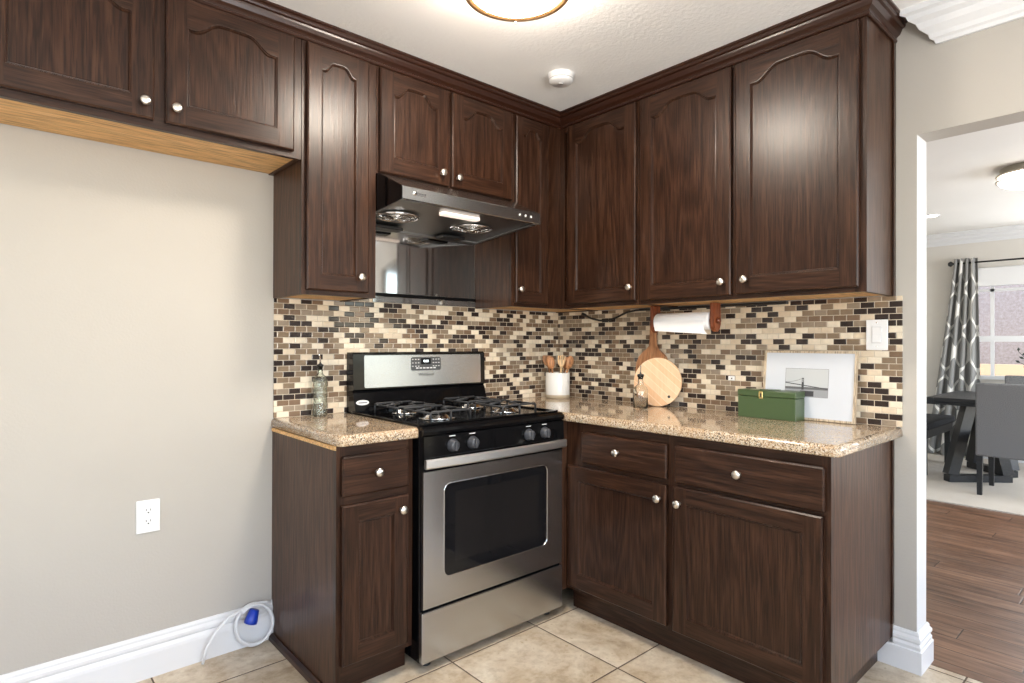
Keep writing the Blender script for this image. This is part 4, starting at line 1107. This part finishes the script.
# ------------------------------------------------------------------ dining room
# table: plank top on crossed slanted legs
root = thing('dining_table', 'black wooden dining table with slanted trestle legs seen through the opening', 'table', (4.45, -1.5, 0))
tx0, tx1, ty0, ty1 = 3.68, 4.80, -1.99, -1.03
m = MB()
n = 8
for i in range(n):
    a = tx0+(tx1-tx0)*i/n; m.box(a+.001, a+(tx1-tx0)/n-.001, ty0+.05, ty1-.05, .722, .762, .003)
m.box(tx0, tx1, ty1-.05, ty1, .700, .762, .003); m.box(tx0, tx1, ty0, ty0+.05, .700, .762, .003); m.box(tx0, tx0+.03, ty0+.05, ty1-.05, .700, .720)
m.build('table_top', TBLACK, root)
for (bx0, by0, bx1, by1) in ((3.79, -1.155, 4.18, -1.53), (4.70, -1.155, 4.42, -1.53)):
    A, B = Vector((bx0, by0, .012)), Vector((bx1, by1, .012)); d = (B-A)
    m = MB(); up_ = Vector((0, 0, 1)); sd = d.normalized().cross(up_)*.04
    def slab(p0, p1, w_=.075):
        dd = (p1-p0).normalized(); nn = dd.cross(sd.normalized())*w_/2
        vs = [m.bm.verts.new(p) for p in (p0-sd-nn, p0+sd-nn, p0+sd+nn, p0-sd+nn, p1-sd-nn, p1+sd-nn, p1+sd+nn, p1-sd+nn)]
        for f in ((0, 1, 2, 3), (4, 5, 6, 7), (0, 1, 5, 4), (1, 2, 6, 5), (2, 3, 7, 6), (3, 0, 4, 7)): m.bm.faces.new([vs[i] for i in f])
    slab(A+Vector((0, 0, .03)), B+Vector((0, 0, .03)), .06)
    slab(A+d*.06+Vector((0, 0, .06)), A+d*.36+Vector((0, 0, .690)), .09)
    m.build('leg', TBLACK, root)
    m = MB(); slab(B-d*.06+Vector((0, 0, .06)), B-d*.36+Vector((0, 0, .690)), .09); m.build('leg', TBLACK, root)
# bench
root = thing('dining_bench', 'dark padded dining bench on the left side of the black table', 'bench', (4.5, -.82, 0))
m = MB(); m.box(3.86, 4.85, -1.0, -.62, .435, .500, .018, 3); m.build('seat', BENCHF, root)
m = MB(); m.box(3.88, 4.83, -.985, -.635, .355, .434, .004); m.build('apron', TBLACK, root)
for x in (3.90, 4.77):
    for y in (-.975, -.69): m = MB(); m.box(x, x+.05, y, y+.05, .0105, .356, .003); m.build('leg', TBLACK, root)
# chairs
def chair(label, x, y, facing, wd=.50, dp=.46):
    root = thing('dining_chair', label, 'chair', (x, y, 0), 'dining chairs'); s_ = facing
    m = MB(); m.box(min(x, x+s_*.09), max(x, x+s_*.09), y-wd/2, y+wd/2, .325, .918, .015, 3); m.build('backrest', GREYF, root)
    m = MB(); m.box(min(x+s_*.091, x+s_*(dp+.06)), max(x+s_*.091, x+s_*(dp+.06)), y-wd/2, y+wd/2, .330, .480, .02, 3); m.build('seat', GREYF, root)
    for dx in (.02, dp):
        for dy in (-wd/2+.005, wd/2-.045):
            m = MB(); xx = x+s_*dx; k = -s_*.03 if dx < .1 else 0
            ps = [(0, 0), (.04*s_, 0), (.04*s_, .04), (0, .04)]
            A = [m.bm.verts.new((xx+a, y+dy+b, .329)) for a, b in ps]; B = [m.bm.verts.new((xx+a*.8+k, y+dy+b*.8, .0105)) for a, b in ps]
            m.bm.faces.new(A); m.bm.faces.new(B)
            for i in range(4): m.bm.faces.new((A[i], A[(i+1) % 4], B[(i+1) % 4], B[i]))
            m.build('leg', TBLACK, root)
    return root
chair('grey upholstered dining chair at the near table end, its back to the kitchen', 3.42, -1.675, 1)
chair('grey upholstered dining chair at the far end of the black table under the window', 5.24, -1.60, -1, dp=.36)
# vase with twigs
root = thing('vase_of_twigs', 'dark leafy twigs in a vase standing on the black table', 'plant', (4.25, -1.72, .763))
m = MB(); m.lathe([(.0001, .764), (.045, .764), (.07, .80), (.075, .86), (.045, .93), (.03, .96), (.035, .98), (.028, .98), (.025, .96), (.0001, .94)], (4.25, -1.72, 0), 24, cap=False); m.build('vase', CERAM, root)
for i, (dx, dy, dz) in enumerate(((.02, .14, .22), (-.02, .12, .12), (.03, -.05, .30), (-.04, -.12, .24))):
    b = Vector((4.25, -1.72, .95)); t = b+Vector((dx, dy, dz)); m = MB()
    m.tube([b, b+(t-b)*.5+Vector((0, 0, .03)), t], .0025, 5)
    for k in range(4):
        c = b+(t-b)*(.55+.15*k); a = k*2.1+i
        u = Vector((math.cos(a)*.3, math.sin(a), .5)).normalized()*.045; sd = u.cross(Vector((1, 0, 0))).normalized()*.011
        vs = [m.bm.verts.new(p) for p in (c, c+u*.5+sd, c+u, c+u*.5-sd)]; vt = [m.bm.verts.new(Vector(v.co)+Vector((.002, 0, 0))) for v in vs]
        m.bm.faces.new(vs); m.bm.faces.new(vt)
        for q_ in range(4): m.bm.faces.new((vs[q_], vs[(q_+1) % 4], vt[(q_+1) % 4], vt[q_]))
    m.build('twig', LEAF, root)
# curtain and rod
root = thing('curtain_rod', 'thin black curtain rod above the dining window', 'curtain rod', (5.30, -1.9, 2.11))
m = MB(); m.tube([(5.30, -.90, 2.115), (5.30, -3.0, 2.115)], .009, 10); m.build('rod', BLACKP, root)
m = MB(); m.lathe([(.0001, 0), (.012, 0), (.012, .008), (.028, .022), (.030, .034), (.018, .050), (.0001, .056)], (5.30, -.898, 2.115), 16, axis='y', cap=False); m.build('finial', BLACKP, root)
m = MB(); m.tube([(5.30, -.925, 2.115), (5.395, -.925, 2.115)], .006, 8); m.build('bracket', BLACKP, root)
def curtain():
    m = MB(); bm = m.bm; uvl = bm.loops.layers.uv.new('UVMap')
    NU, NV = 90, 40; grid = []
    Wc = 1.05
    for j in range(NV+1):
        v = j/NV; z = 2.165-(2.165-.018)*v
        yl = -.895+(.268)*v**1.1; yr = -1.100-.035*v
        row = []
        for i in range(NU+1):
            u = i/NU; ph = u*2*PI*4.2
            y = yl+(yr-yl)*(u+.018*math.sin(ph*2))
            x = 5.300+(.034+.012*v)*math.cos(ph)+.012*v*math.sin(ph*.37+1.5)
            row.append((bm.verts.new((x, y, z)), (u*Wc, z)))
        grid.append(row)
    for j in range(NV):
        for i in range(NU):
            q_ = [grid[j][i], grid[j][i+1], grid[j+1][i+1], grid[j+1][i]]
            f = bm.faces.new([a for a, _ in q_]); f.smooth = True
            for lp, (_, uv) in zip(f.loops, q_): lp[uvl].uv = uv
    o = m.build('curtain', CURT, None, (5.30, -.95, .02), fix=False)
    md = o.modifiers.new('thickness', 'SOLIDIFY'); md.thickness = .003; md.offset = 0
    return tag(o, 'grey curtain with a pale trellis pattern hanging left of the dining window', 'curtain')
curtain()
